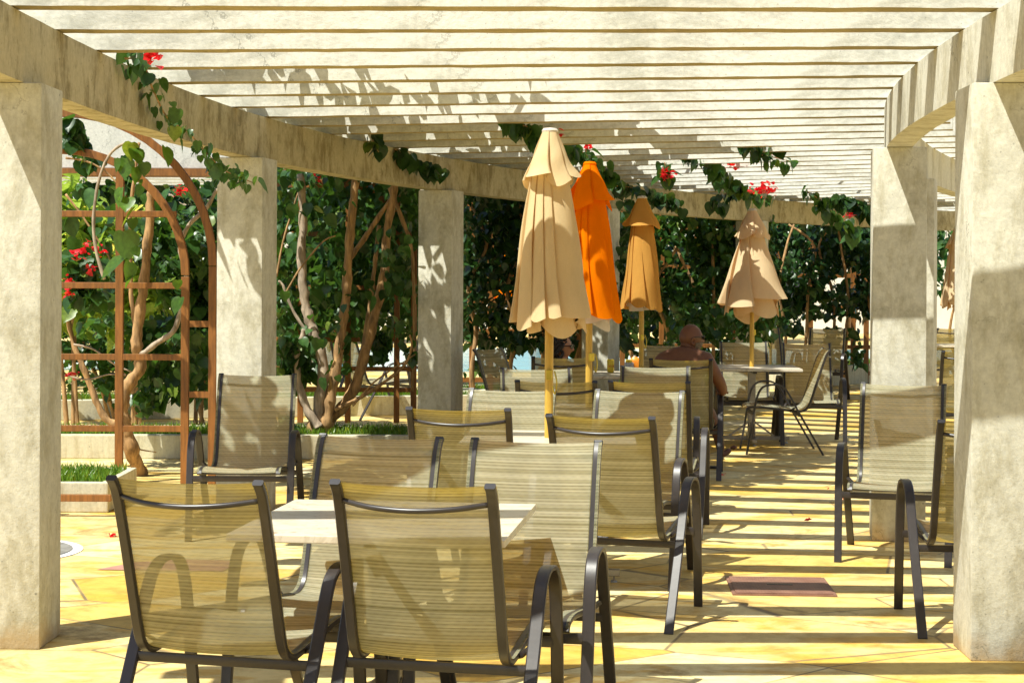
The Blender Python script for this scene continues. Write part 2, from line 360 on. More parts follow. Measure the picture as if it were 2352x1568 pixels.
def tag(o, label=None, cat=None, group=None, kind=None):
    if label: o['label'] = label
    if cat: o['category'] = cat
    if group: o['group'] = group
    if kind: o['kind'] = kind
    return o
def thing(name, label, cat, loc=(0, 0, 0), rz=0, group=None):
    o = bpy.data.objects.new(name, None); COL.objects.link(o); o.empty_display_size = 0.2
    o.location = loc; o.rotation_euler = (0, 0, rz)
    return tag(o, label, cat, group)
def dup(root, loc, rz, label, group=None):
    def cp(o, par):
        c = o.copy(); COL.objects.link(c); c.parent = par
        for ch in list(o.children): cp(ch, c)
        return c
    r = cp(root, None); r.location = loc; r.rotation_euler = (0, 0, rz); r['label'] = label
    if group: r['group'] = group
    return r

def smoothpath(pts, n=6):
    P = [Vector(p) for p in pts]; out = []
    for i in range(len(P) - 1):
        a = P[max(i - 1, 0)]; b = P[i]; c = P[i + 1]; d = P[min(i + 2, len(P) - 1)]
        for k in range(n):
            t = k / n
            out.append(0.5 * ((2 * b) + (c - a) * t + (2 * a - 5 * b + 4 * c - d) * t * t + (3 * b - a - 3 * c + d) * t ** 3))
    out.append(P[-1]); return out

# ------------------------------------------------------------------ ground and setting
gm = MB(); gm.add([(-120, -40, 0), (120, -40, 0), (120, 220, 0), (-120, 220, 0)], [(0, 1, 2, 3)])
tag(gm.build('paving', M['paving']), kind='structure')

# pool beyond the garden
pm = MB(); pm.add([(-16, 30.5, 0.004), (16, 30.5, 0.004), (16, 42, 0.004), (-16, 42, 0.004)], [(0, 1, 2, 3)])
tag(pm.build('pool_water', M['pool']), kind='structure')

# floor inlays
inl = MB(); N = 48; cx, cy = -2.98, 9.93
inl.add([(cx + .5 * math.cos(2 * PI * k / N), cy + .5 * math.sin(2 * PI * k / N), .004) for k in range(N)], [tuple(range(N))])
tag(inl.build('white_stone_ring', M['white_inlay']), kind='structure')
inl = MB(); inl.add([(cx + .44 * math.cos(2 * PI * k / N), cy + .44 * math.sin(2 * PI * k / N), .008) for k in range(N)], [tuple(range(N))])
tag(inl.build('grey_stone_inlay', M['grey_inlay']), kind='structure')
inl = MB(); inl.add([(-2.24, 9.30, .004), (-1.55, 9.26, .004), (-1.50, 9.62, .004), (-1.85, 9.66, .004), (-2.08, 9.55, .004)], [(0, 1, 2, 3, 4)])
tag(inl.build('pink_stone_inlay', M['pink']), kind='structure')

mh = thing('manhole_cover', 'square reddish embossed cover with a handle slot set in the yellow paving', 'manhole cover', (1.385, 8.87, 0), R(-3))
MB().box((0, 0, .004), (.52, .52, .008)).build('frame', M['cover'], mh)
MB().box((0, 0, .0105), (.485, .485, .005)).build('cover_plate', M['cover'], mh, bevel=.001)
MB().box((0, 0, .0145), (.13, .014, .003)).build('handle_slot', M['cap'], mh)

# ------------------------------------------------------------------ the curved pergola
CC = Vector((23.35, 6.857)); RO, RI = 25.51, 21.28; DT = 0.1588; TL, TR = 0.0245, 0.0203
def arc(r, th, z=0): return Vector((CC.x - r * math.cos(th), CC.y + r * math.sin(th), z))
LC = {0: (-2.147, 7.44, 1.2), 1: (-1.80, 11.70, 10.2), 2: (-.645, 15.62, 18.5), 3: (.985, 19.10, 27.0), 4: (3.15, 22.62, 35.0)}
RC = {0: (2.07, 7.29, 1.2), 1: (2.38, 10.62, 9.0), 2: (3.20, 13.68, 18.0)}
def colpos(side, k):
    d = LC if side == 'L' else RC
    if k in d: x, y, h = d[k]; return Vector((x, y, 0)), R(h)
    th = (TL if side == 'L' else TR) + k * DT
    p = arc(RO if side == 'L' else RI, th)
    return p, th
def radial_fix(side):
    """small measured departures of the real columns from a perfect circle, as (angle, radius)"""
    out = []
    for k in range(-2, 9):
        p, h = colpos(side, k)
        d = Vector((p.x, p.y)) - CC
        out.append((math.atan2(d.y, -d.x), d.length))
    return out
FIX = {s: radial_fix(s) for s in 'LR'}
def rad_at(side, th):
    a = FIX[side]
    xs = np.array([q[0] for q in a]); ys = np.array([q[1] for q in a])
    if th <= xs[0]: return float(ys[0])
    if th >= xs[-1]: return float(ys[-1])
    i = int(np.searchsorted(xs, th)) - 1; i = max(0, min(i, len(xs) - 2))
    def Y(j): return ys[max(0, min(j, len(ys) - 1))]
    t = (th - xs[i]) / (xs[i + 1] - xs[i])
    b, c = Y(i), Y(i + 1); a0, d = Y(i - 1), Y(i + 2)
    return float(0.5 * ((2 * b) + (c - a0) * t + (2 * a0 - 5 * b + 4 * c - d) * t * t + (3 * b - a0 - 3 * c + d) * t ** 3))

perg = thing('pergola', 'long curved pale concrete pergola with square columns and close cross slats over the terrace', 'pergola', (0, 0, 0))
H0, HB = 2.395, 2.69
def column(side, k):
    p, h = colpos(side, k); W = .32
    mb = MB(); mb.box((0, 0, H0 / 2), (W, W, H0))
    o = mb.build('column', M['column'], perg, bevel=.010, smooth=True)
    o.location = p; o.rotation_euler = (0, 0, -h); return o
for k in range(-2, 9): column('L', k)
for k in range(-2, 9): column('R', k)
def beam(side):
    mb = MB(); rows = []; n = 180
    rg = random.Random(3)
    for i in range(n + 1):
        th = -0.36 + i * (1.36 / n)
        r = rad_at(side, th)
        for rr, z in ((-.078, H0 + .001), (.078, H0 + .001), (.078, HB), (-.078, HB)):
            p = arc(r + rr, th, z + rg.uniform(-.0015, .0015)); rows.append(p)
    fs = [(i * 4 + j, i * 4 + (j + 1) % 4, i * 4 + 4 + (j + 1) % 4, i * 4 + 4 + j) for i in range(n) for j in range(4)]
    fs += [(0, 1, 2, 3), (n * 4 + 3, n * 4 + 2, n * 4 + 1, n * 4)]
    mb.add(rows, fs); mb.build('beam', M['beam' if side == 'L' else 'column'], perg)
beam('L'); beam('R')
rg = random.Random(8)
SL_T, SL_H = .122, .29
for i in range(49):
    th = 0.0105 + .0265 * (i - 12)
    rl = rad_at('L', th) + .42; rr = rad_at('R', th) - .35
    a = arc(rl, th); b = arc(rr, th); d = (b - a); L = d.length; d.normalize()
    nseg = 46; vs = []; fs = []
    for s_ in range(nseg + 1):
        u = s_ / nseg * L
        for (yy, zz) in ((0, 0), (SL_T, 0), (SL_T, SL_H), (0, SL_H)):
            e = .0018
            vs.append((u, yy + rg.uniform(-e, e) * .6, zz + (rg.uniform(0, 2 * e) if zz == 0 else rg.uniform(-e, e)) + .001))
    fs = [(q * 4 + j, q * 4 + 4 + j, q * 4 + 4 + (j + 1) % 4, q * 4 + (j + 1) % 4) for q in range(nseg) for j in range(4)]
    fs += [(0, 1, 2, 3), (nseg * 4 + 3, nseg * 4 + 2, nseg * 4 + 1, nseg * 4)]
    mb = MB(); mb.add(vs, fs)
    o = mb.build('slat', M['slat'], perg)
    o.data.materials.append(M['slat_under_shade'])
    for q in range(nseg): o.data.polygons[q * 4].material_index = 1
    o.location = (a.x, a.y, HB + .002); o.rotation_euler = (0, 0, math.atan2(d.y, d.x))

# ------------------------------------------------------------------ planters, grass
rs = np.random.RandomState(5)
def blades(region, n, h, name, label):
    """region: function -> (x,y); thin bent blades"""
    vs = []; fs = []; rnd = []
    for i in range(n):
        x, y, z = region(); a = rs.uniform(0, 2 * PI); hh = h * rs.uniform(.5, 1.25); w = .0045 + .002 * rs.rand()
        dx, dy = math.cos(a) * w, math.sin(a) * w; l = rs.uniform(-.45, .45, 2) * hh
        o = len(vs)
        vs += [(x - dx, y - dy, z), (x + dx, y + dy, z), (x + dx * .7 + l[0] * .4, y + dy * .7 + l[1] * .4, z + hh * .6), (x - dx * .7 + l[0] * .4, y - dy * .7 + l[1] * .4, z + hh * .6), (x + l[0], y + l[1], z + hh)]
        fs += [(o, o + 1, o + 2, o + 3), (o + 3, o + 2, o + 4)]; rnd += [rs.rand()] * 5
    me = bpy.data.meshes.new(name); me.from_pydata(vs, [], fs); me.materials.append(M['grass'])
    at_ = me.attributes.new('rnd', 'FLOAT', 'POINT'); at_.data.foreach_set('value', rnd)
    o = bpy.data.objects.new(name, me); COL.objects.link(o)
    return tag(o, label, 'grass', kind='stuff')
def planter(x0, y0, x1, y1, depth, hgt, label, grass_label=None, ng=6000, w=.12):
    a = Vector((x0, y0, 0)); b = Vector((x1, y1, 0)); d = b - a; L = d.length; ang = math.atan2(d.y, d.x)
    t = thing('planter', label, 'planter', a, ang)
    MB().box((L / 2, w / 2, hgt / 2), (L, w, hgt)).build('front_wall', M['wall'], t, bevel=.01)
    MB().box((L / 2, depth - w / 2, hgt / 2), (L, w, hgt)).build('back_wall', M['wall'], t, bevel=.01)
    for xx in (w / 2, L - w / 2): MB().box((xx, depth / 2, hgt / 2), (w, depth - 2 * w - .004, hgt - .002)).build('end_wall', M['wall'], t, bevel=.008)
    MB().box((L / 2, depth / 2, hgt / 2 - .02), (L - 2 * w - .004, depth - 2 * w - .004, hgt - .04)).build('soil', M['soil'], t)
    if grass_label:
        nrm = Vector((-d.y, d.x, 0)).normalized(); dn = d.normalized()
        def reg():
            q = a + dn * rs.uniform(w, L - w) + nrm * rs.uniform(w, depth - w); return q.x, q.y, hgt - .042
        blades(reg, ng, .085, 'grass', grass_label)
planter(-6.2, 11.58, -2.72, 11.62, .95, .205, 'low pale concrete planter wall of clipped grass behind the leftmost near column', 'thick green grass filling the low planter behind the nearest left column', 12000, .055)
planter(-7.0, 15.1, -.75, 15.25, 1.1, .21, 'long low cream planter wall standing under the arched trellis and the many stemmed vine', 'strip of green grass showing over the long cream planter wall', 9000)
planter(-7.5, 18.7, -.3, 20.6, 1.2, .23, 'shaded low grass planter further back than the cream one', 'patchy sunlit grass in the shaded further planter', 8000)
planter(-.2, 21.4, 3.6, 24.6, 1.2, .23, 'low planter wall along the outside of the far bays under the dense hedge', 'strip of grass under the dense hedge of the far bays', 5000)
planter(4.0, 25.6, 7.5, 29.5, 1.1, .30, 'low planter wall in front of the sunlit deck at the far end', 'sunlit grass strip by the far deck', 4000)

rl = thing('wooden_rail', 'low orange stained wooden rail on a short post in front of the grass planter', 'rail', (-3.6, 11.42, 0))
MB().box((0, 0, .125), (1.9, .05, .045)).build('rail', M['wood'], rl, bevel=.004)
MB().box((.52, .051, .10), (.07, .05, .2)).build('post', M['wood'], rl, bevel=.004)
MB().box((-.6, .051, .10), (.07, .05, .2)).build('post', M['wood'], rl, bevel=.004)

# ------------------------------------------------------------------ trellises
def trellis(label, Y, posts, rails, arches=(), rungs=(), base=0.0, skew=0, w=.060, t=.045):
    """posts: (x_px, top_px) ; rails: (x0,x1,y) ; all measured at depth Y"""
    T = thing('trellis', label, 'trellis', (0, 0, 0))
    for (x, top) in posts:
        p = at(x, top, Y); z0 = base
        MB().box((p.x, p.y, (p.z + z0) / 2), (w, t, p.z - z0)).build('post', M['wood'], T, bevel=.004)
    for (x0, x1, y) in rails:
        a = at(x0, y, Y); b = at(x1, y, Y); zz = (a.z + b.z) / 2
        MB().box(((a.x + b.x) / 2, Y - .003, zz), (abs(b.x - a.x), t - .012, w * .8)).build('rail', M['wood'], T, bevel=.004)
    for (cxp, cyp, rp, a0, a1, dy) in arches:
        c = at(cxp, cyp, Y); rr = rp * Y / F0; n = 26; vs = []; fs = []
        for i in range(n + 1):
            a = R(a0 + (a1 - a0) * i / n)
            for r_, yy in ((rr - w / 2, -t / 2), (rr + w / 2, -t / 2), (rr + w / 2, t / 2), (rr - w / 2, t / 2)):
                vs.append((c.x + math.cos(a) * r_, Y + dy + yy, c.z + math.sin(a) * r_))
        fs = [(q * 4 + j, q * 4 + (j + 1) % 4, q * 4 + 4 + (j + 1) % 4, q * 4 + 4 + j) for q in range(n) for j in range(4)]
        fs += [(3, 2, 1, 0), (n * 4, n * 4 + 1, n * 4 + 2, n * 4 + 3)]
        mb = MB(); mb.add(vs, fs); mb.build('arch', M['wood'], T, bevel=.003)
    for (xa, ya, xb, yb) in rungs:
        mb = MB(); mb.bar(at(xa, ya, Y), at(xb, yb, Y), w * .8, t * .7, Vector((0, 1, 0))); mb.build('rung', M['wood'], T)
    return T
trellis('arched orange brown wooden trellis left of the second column with a trunk tied to it', 13.3,
        [(275, 372), (426, 642), (-10, 372), (489, 618), (-146, 642), (-209, 618)],
        [(-146, 405, 500), (-146, 426, 664), (-146, 426, 828), (-146, 426, 992)],
        arches=[(140, 640, 286, 0, 180, 0), (140, 618, 349, 0, 180, 0.0)],
        rungs=[(436, 750, 480, 750), (436, 912, 480, 912)])
trellis('orange brown square grid trellis carrying the many stemmed vine, between second and third columns', 16.75,
        [(585, 395), (691, 395), (800, 400), (912, 405), (951, 560)],
        [(575, 955, 430), (575, 930, 541), (575, 930, 664), (575, 930, 783), (575, 951, 850), (575, 951, 898)],
        arches=[(760, 610, 190, 0, 100, 0.05)], base=.20, w=.055)
trellis('dark shaded grid trellis between the third and fourth columns', 20.6,
        [(1085, 440), (1127, 440), (1250, 445), (1330, 450)],
        [(1060, 1400, 470), (1060, 1400, 690), (1060, 1400, 760), (1060, 1400, 872)], base=0, w=.07)
trellis('dark wooden grid trellis behind the bald man and the golden parasol', 24.2,
        [(1430, 480), (1520, 490), (1600, 495), (1690, 500), (1745, 500)],
        [(1420, 1750, 520), (1420, 1750, 610), (1420, 1750, 700), (1420, 1750, 790)], base=0, w=.07)
trellis('far wooden grid trellis to the right of the peach parasol with daylight between its bars', 27.5,
        [(1790, 500), (1862, 500), (1960, 505), (1990, 620)],
        [(1780, 2010, 627), (1780, 2010, 790), (1780, 2010, 850), (1780, 2010, 700)], base=0, w=.08)

# ------------------------------------------------------------------ leaves
LT = np.array([(0, 0, 0), (-.34, .12, .05), (-.42, .38, .07), (-.24, .72, .02), (0, 1.02, -.09), (.24, .72, .02), (.42, .38, .07), (.34, .12, .05), (0, .42, -.035)])
LF = np.array([(0, 8, 1), (1, 8, 2), (2, 8, 3), (3, 8, 4), (4, 8, 5), (5, 8, 6), (6, 8, 7), (7, 8, 0)])
_o = [(0, 0), (-.16, -.07), (-.33, -.02), (-.45, .14), (-.48, .34), (-.41, .56), (-.27, .76), (-.10, .92), (0, 1.06), (.10, .92), (.27, .76), (.41, .56), (.48, .34), (.45, .14), (.33, -.02), (.16, -.07)]
LTh = np.array([(x, y, .22 * abs(x) ** 1.2 - .12 * y * y + .02 * math.sin(9 * y) * (abs(x) > .3)) for x, y in _o] + [(0, .18, -.01), (0, .42, -.03), (0, .68, -.06)])
LFh = np.array([(0, 16, 1), (1, 16, 2), (2, 16, 3), (3, 16, 17), (3, 17, 4), (4, 17, 5), (5, 17, 18), (5, 18, 6), (6, 18, 7), (7, 18, 8), (8, 18, 9), (9, 18, 10), (10, 18, 11), (11, 18, 17), (11, 17, 12), (12, 17, 13), (13, 17, 16), (13, 16, 14), (14, 16, 15), (15, 16, 0)])
LTn = LT * np.array([.55, 1.25, 1])
def leafmesh(name, pos, size, m, parent=None, seed=1, droop=.75, narrow=False, spread=1.0, azim=None, hi=False):
    r = np.random.RandomState(seed); pos = np.asarray(pos, float); n = len(pos)
    az = r.uniform(0, 2 * PI, n) if azim is None else azim + r.normal(0, .7, n)
    # blade direction: mostly drooping ; normal tilts toward az
    pit = -droop + r.normal(0, .38, n)
    d = np.stack([np.cos(az) * np.cos(pit), np.sin(az) * np.cos(pit), np.sin(pit)], 1)
    up = np.array([0, 0, 1.0]) + r.normal(0, .35 * spread, (n, 3))
    x = np.cross(d, up); x /= np.linalg.norm(x, axis=1)[:, None] + 1e-9
    z = np.cross(x, d)
    s = size * np.clip(r.lognormal(-.12, .32, n), .35, 1.7)
    T = LTn if narrow else (LTh if hi else LT)
    LF_ = LFh if (hi and not narrow) else LF; nv_ = len(T)
    V = pos[:, None, :] + s[:, None, None] * (T[None, :, 0, None] * x[:, None, :] + T[None, :, 1, None] * d[:, None, :] + T[None, :, 2, None] * z[:, None, :])
    Fc = (LF_[None] + (np.arange(n) * nv_)[:, None, None]).reshape(-1, 3)
    me = bpy.data.meshes.new(name); V = V.reshape(-1, 3)
    me.vertices.add(len(V)); me.vertices.foreach_set('co', V.ravel())
    me.loops.add(Fc.size); me.loops.foreach_set('vertex_index', Fc.ravel())
    me.polygons.add(len(Fc)); me.polygons.foreach_set('loop_start', np.arange(0, Fc.size, 3)); me.polygons.foreach_set('loop_total', np.full(len(Fc), 3))
    me.polygons.foreach_set('use_smooth', np.ones(len(Fc), bool))
    me.update(calc_edges=True); me.validate()
    a = me.attributes.new('rnd', 'FLOAT', 'POINT'); a.data.foreach_set('value', np.repeat(r.rand(n), nv_))
    me.materials.append(m)
    o = bpy.data.objects.new(name, me); COL.objects.link(o)
    if parent: o.parent = parent
    return o
def boxpts(n, p0, p1, seed, fs=1.6, thr=-.05, dens=None):
    r = np.random.RandomState(seed); out = []
    p0 = np.array(p0, float); p1 = np.array(p1, float)
    k = 0
    while len(out) < n and k < n * 12:
        k += 1
        q = p0 + (p1 - p0) * r.rand(3)
        v = noise.noise(Vector(q * fs) + Vector((seed * 3.1, 0, 0)))
        if v < thr + r.normal(0, .06): continue
        if dens and r.rand() > dens(q): continue
        out.append(q)
    return np.array(out)
def flowers(parent, spots, seed, size=.045):
    """clusters of papery bracts"""
    r = np.random.RandomState(seed)
    for i, p in enumerate(spots):
        P = [np.array(p) + r.normal(0, .024, 3) for k in range(r.randint(10, 17))]
        leafmesh('flower_cluster', P, size, M['flower'], parent, seed + i, droop=0.0, spread=2.5)
def branch(parent, pts, r0, r1, m='bark', name='stem', seed=0, n=9):
    P = smoothpath(pts, 6); k = len(P)
    rr = random.Random(seed)
    P = [p + Vector((rr.uniform(-1, 1), rr.uniform(-1, 1), 0)) * r0 * .12 for p in P]
    rad = [(r0 + (r1 - r0) * i / (k - 1)) * (1 + .10 * math.sin(i * 1.3 + seed) + rr.uniform(-.06, .06)) for i in range(k)]
    mb = MB(); mb.tube(P, rad, n); return mb.build(name, M[m], parent, smooth='all')
def px(lst, Y): return [at(x, y, Y if len(q) == 0 else q[0]) for (x, y, *q) in lst]

# vine on the arched trellis
V1 = thing('bougainvillea', 'bougainvillea with a twisting trunk climbing the arched trellis, red bracts at left', 'plant', at(322, 1112, 13.8) * 1)
V1.location = (0, 0, 0)
b0 = at(325, 1100, 13.9); b0.z = 0
branch(V1, [b0] + px([(300, 1030), (283, 960), (291, 900), (322, 850), (314, 790), (325, 700), (335, 600), (343, 500), (346, 450)], 13.75), .062, .032, seed=1)
branch(V1, px([(326, 822), (360, 795), (400, 765), (420, 700), (428, 640), (413, 575), (432, 525), (472, 485), (498, 440)], 13.6), .024, .015, 'bark_gray', seed=2)
branch(V1, px([(296, 985), (250, 975), (222, 930), (195, 860), (170, 800), (155, 740)], 14.4), .034, .020, seed=3)
branch(V1, px([(240, 650), (222, 590), (214, 520), (224, 430), (250, 365), (285, 338), (318, 345)], 13.0), .014, .010, 'bark_gray', seed=4)
branch(V1, px([(312, 760), (303, 700), (300, 640), (298, 560), (300, 480), (310, 400), (318, 335)], 13.9), .020, .012, seed=5)
branch(V1, px([(150, 455), (185, 500), (215, 545), (245, 590), (270, 640)], 14.3), .010, .007, seed=6)
branch(V1, px([(150, 372), (200, 380), (250, 410), (290, 460)], 14.3), .010, .007, seed=7)
branch(V1, px([(170, 800), (215, 810), (265, 845), (300, 860)], 14.2), .010, .006, 'bark_gray', seed=8)
branch(V1, px([(150, 870), (200, 880), (250, 868), (290, 868)], 13.9), .008, .005, 'bark_gray', seed=9)
branch(V1, px([(270, 1005), (310, 1035), (360, 1045)], 14.0), .009, .004, seed=10)
lf = [boxpts(1500, at(140, 780, 14.2) - Vector((.0, 0, 0)), at(500, 430, 15.1), 11, 1.5, -.02, lambda q: .08 + .92 * (q[0] > -2.85 - .25 * (q[2] > 1.6))),
      boxpts(500, at(290, 980, 14.6), at(500, 740, 15.3), 12, 1.8, -.05),
      boxpts(260, at(150, 700, 14.0), at(420, 590, 14.2), 13, 2.2, .05),
      boxpts(150, at(150, 440, 14.0), at(300, 370, 14.6), 14, 2.2, .0),
      boxpts(120, at(150, 340, 13.2), at(195, 290, 13.6), 15, 2.0, -.2)]
leafmesh('foliage', np.concatenate(lf), .095, M['leaf'], V1, 21, .85, hi=True)
# the big hanging leaves on the near strand
r_ = np.random.RandomState(4)
big = [at(300 + r_.normal(0, 14), y, 12.9) for y in (335, 350, 372, 392, 415, 440, 462, 485, 510, 540, 575, 610, 640)] + [at(265, 372, 12.9), at(378, 345, 12.9), at(330, 380, 12.9), at(325, 420, 12.9), at(408, 650, 13.0), at(415, 690, 13.0), at(285, 600, 13.0)]
leafmesh('foliage', big, .135, M['leaf_big'], V1, 5, 1.15, spread=.4, hi=True)
flowers(V1, px([(178, 592), (200, 575), (230, 588), (208, 625), (158, 650), (162, 682), (408, 450), (412, 440), (165, 870)], 13.9), 3, .042)

# light green shrub and dark shrubs behind the arched trellis
def shrub(label, spec, size, m, seed, narrow=False, n=2500, name='shrub', droop=.6):
    t = thing(name, label, 'shrub', (0, 0, 0))
    P = []; r = np.random.RandomState(seed)
    for (c, rad) in spec:
        c = np.array(c); rad = np.array(rad)
        k = int(n * rad[0] * rad[2] / sum(q[1][0] * q[1][2] for q in spec))
        d = r.normal(0, 1, (k, 3)); d /= np.linalg.norm(d, axis=1)[:, None]
        rr = r.rand(k) ** .45
        q = c + d * rad * rr[:, None] * (1 + .18 * np.sin(d[:, :1] * 9 + seed) * np.cos(d[:, 2:] * 7))
        P.append(q)
    P = np.concatenate(P); P = P[P[:, 2] > .03]
    leafmesh('foliage', P, size, M[m], t, seed, droop, narrow)
    for (c, rad) in spec:
        c = Vector(c)
        for k in range(3):
            e = c + Vector((rad[0] * r.uniform(-.6, .6), rad[1] * r.uniform(-.4, .4), rad[2] * .5))
            branch(t, [Vector((c.x + .05 * k, c.y, 0)), Vector(((c.x * 2 + e.x) / 3, c.y, max(.1, (c.z) * .6))), e], .025, .008, seed=k + seed)
    return t
shrub('tall light green narrow leaved shrub in full sun behind the arched trellis', [((-4.35, 16.9, 1.95), (.60, .45, .65)), ((-3.75, 17.0, 1.65), (.45, .4, .65)), ((-4.9, 17.2, 1.7), (.7, .5, .8))], .16, 'leaf_light', 31, True, 3600)
shrub('dark green bushy shrub behind the right half of the arched trellis', [((-3.3, 18.0, 1.5), (.75, .5, 1.1)), ((-2.6, 18.3, 1.7), (.7, .5, 1.0)), ((-4.4, 18.9, .85), (.8, .4, .55))], .11, 'leaf', 32, False, 4200)

# many stemmed vine between second and third columns
V2 = thing('bougainvillea', 'many stemmed bougainvillea with knotted base and bare branching trunks on the cream planter', 'plant', (0, 0, 0))
Y2 = 15.75
mb = MB(); c = at(738, 985, Y2); mb.v = []
for dx, s_ in ((-.06, .075), (.045, .08), (0, .07)):
    mb.tube([c + Vector((dx, 0, -.10)), c + Vector((dx, 0, -.04)), c + Vector((dx, 0, .03)), c + Vector((dx * .8, 0, .09))], [s_ * .7, s_, s_ * .95, s_ * .5], 12)
mb.build('root_knot', M['bark'], V2, smooth='all')
branch(V2, px([(733, 985), (736, 920), (745, 860), (733, 800), (714, 750), (700, 690), (693, 600), (696, 500), (690, 405)], Y2), .058, .036, 'bark_gray', seed=11)
branch(V2, px([(750, 985), (760, 930), (772, 860), (785, 770), (795, 680), (803, 560), (812, 470), (818, 400)], Y2 - .05), .052, .036, 'bark', seed=12)
branch(V2, px([(752, 975), (790, 935), (820, 880), (845, 790), (868, 700), (882, 630), (888, 540), (902, 460), (908, 410)], Y2 + .1), .056, .032, 'bark', seed=13)
branch(V2, px([(735, 985), (708, 945), (688, 885), (683, 830), (692, 790), (700, 760)], Y2 - .1), .042, .024, 'bark_gray', seed=14)
branch(V2, px([(770, 945), (830, 915), (890, 875), (930, 840), (946, 800), (942, 770)], Y2 - .1), .020, .008, 'bark', seed=15)
branch(V2, px([(812, 935), (850, 890), (880, 865), (925, 835), (955, 815)], Y2 - .2), .010, .004, 'bark', seed=16)
branch(V2, px([(735, 800), (690, 745), (665, 700), (650, 660), (640, 650)], Y2 + .2), .016, .010, 'bark_gray', seed=17)
branch(V2, px([(800, 600), (830, 560), (870, 500), (905, 450)], Y2 + .1), .028, .020, 'bark', seed=18)
branch(V2, px([(893, 430), (925, 510), (942, 560), (950, 640), (952, 800), (948, 900)], Y2 + .3), .022, .012, 'bark', seed=19)
branch(V2, px([(655, 680), (690, 620), (740, 560), (770, 545)], Y2 - .2), .010, .006, 'bark', seed=20)
branch(V2, px([(830, 830), (838, 780), (850, 700), (862, 600), (870, 520)], Y2 + .3), .026, .018, 'bark', seed=22)
branch(V2, px([(635, 640), (650, 560), (670, 490), (690, 430)], Y2 + .3), .012, .008, 'bark', seed=23)
lf = [boxpts(2600, at(600, 780, 16.25), at(970, 395, 17.8), 41, 1.9, -.14),
      boxpts(260, at(610, 800, 15.3), at(960, 395, 16.4), 45, 2.4, .10),
      boxpts(260, at(640, 880, 15.5), at(800, 770, 16.2), 42, 2.2, .08),
      boxpts(150, at(640, 1000, 15.6), at(700, 780, 16.0), 43, 2.0, .02),
      boxpts(160, at(860, 830, 15.9), at(960, 760, 16.4), 44, 2.0, .0)]
leafmesh('foliage', np.concatenate(lf), .095, M['leaf'], V2, 46, .95, hi=True)
flowers(V2, px([(733, 412)], 15.2), 4, .03)

# dense climbers of the far bays
def climber(label, Y, x0, x1, ytop, ybot, n, seed, m='leaf_dark', size=.11, depth=1.1, thr=-.12, stems=4, fl=(), extra=()):
    t = thing('climber', label, 'plant', (0, 0, 0))
    P = [boxpts(n, at(x0, ybot, Y), at(x1, ytop, Y + depth), seed, 1.5, thr)]
    for (xa, ya, xb, yb, Ya, k) in extra: P.append(boxpts(k, at(xa, yb, Ya), at(xb, ya, Ya + .5), seed + 7, 1.8, -.05))
    leafmesh('foliage', np.concatenate(P), size, M[m], t, seed, .85)
    r = random.Random(seed)
    for k in range(stems):
        xx = x0 + (x1 - x0) * (k + .5) / stems; b = at(xx, 900, Y + .4); b.z = 0
        j = lambda: r.uniform(-18, 18)
        branch(t, [b, at(xx + j(), 850, Y + .3), at(xx + j(), 760, Y + .3), at(xx + j() * 1.5, 660, Y + .2), at(xx + j() * 2, 560, Y + .3), at(xx + j() * 2, ytop + 20, Y + .4)], .030, .016, 'bark', seed=seed + k)
    if fl: flowers(t, px(fl, Y), seed, .05)
    return t
climber('dark dense climber in shade between the third and fourth columns', 18.9, 1055, 1440, 440, 800, 3600, 51, size=.105, thr=-.16, stems=5, extra=[(1060, 690, 1180, 860, 19.3, 260)])
climber('dense green climber behind the bald man, bright leaves near his head', 22.4, 1415, 1760, 485, 740, 3800, 52, m='leaf', size=.115, thr=-.14, stems=5, extra=[(1545, 690, 1770, 780, 21.3, 420), (1425, 690, 1470, 730, 21.5, 80)])
climber('far dark climber right of the peach parasol, white daylight showing through', 25.8, 1765, 2030, 490, 720, 2400, 53, size=.125, thr=-.06, stems=5, extra=[(1770, 700, 1830, 760, 25.5, 90), (1900, 740, 1970, 830, 25.5, 110)])
climber('sunlit climber mass far behind the right hand columns', 29.0, 2150, 2420, 400, 660, 1600, 54, m='leaf', size=.14, thr=-.2, stems=3)
shrub('small round green bush behind the golden parasol pole', [((1.62, 19.0, .62), (.30, .3, .34)), ((1.9, 19.2, .5), (.25, .25, .3))], .075, 'leaf', 61, False, 1300)

# vine mat over the slats and hanging strands
vm = thing('vine_mat', 'leafy vine growth lying over the slats above the second to fourth left columns', 'plant', (0, 0, 0))
P = []; r = np.random.RandomState(77)
cnt = 0
while cnt < 17000:
    th = r.uniform(.10, .80); f = r.rand() ** 1.05
    lim = np.interp(th, [.10, .17, .24, .34, .42, .55, .65, .80], [.24, .36, .64, .70, .44, .30, .42, .55])
    if f > lim: continue
    q = arc(RO + 1.5 - f * 5.8, th, 3.02 + abs(r.normal(0, .09)))
    v = noise.noise(Vector((q.x * .9, q.y * .9, 3)))
    edge = .25 * (f / lim) ** 2
    if v < -.30 + edge + (.28 if th < .2 else 0) + r.normal(0, .08): continue
    P.append(q); cnt += 1
leafmesh('foliage', P, .13, M['leaf_dark'], vm, 78, .25)
for k in range(7):
    th = .14 + k * .09
    branch(vm, [arc(RO + .4, th, 3.02), arc(RO - .6, th + .02, 3.05), arc(RO - 1.4, th + .045, 3.04), arc(RO - 2.2, th + .06, 3.05)], .016, .008, seed=k + 90)
# stray fronds on top that throw streaky shade on the nearer slats
P = []
for k in range(30):
    th = r.uniform(.095, .20); f0 = r.uniform(.0, 1.3); a = r.uniform(-.5, .5)
    for j in range(16): P.append(arc(RO - f0 + .0 - .05 * j, th + .0012 * j * a, 3.03 + .30 * math.sin(j / 15 * PI) * abs(a)))
leafmesh('fronds', P, .12, M['leaf'], vm, 79, .2, True)

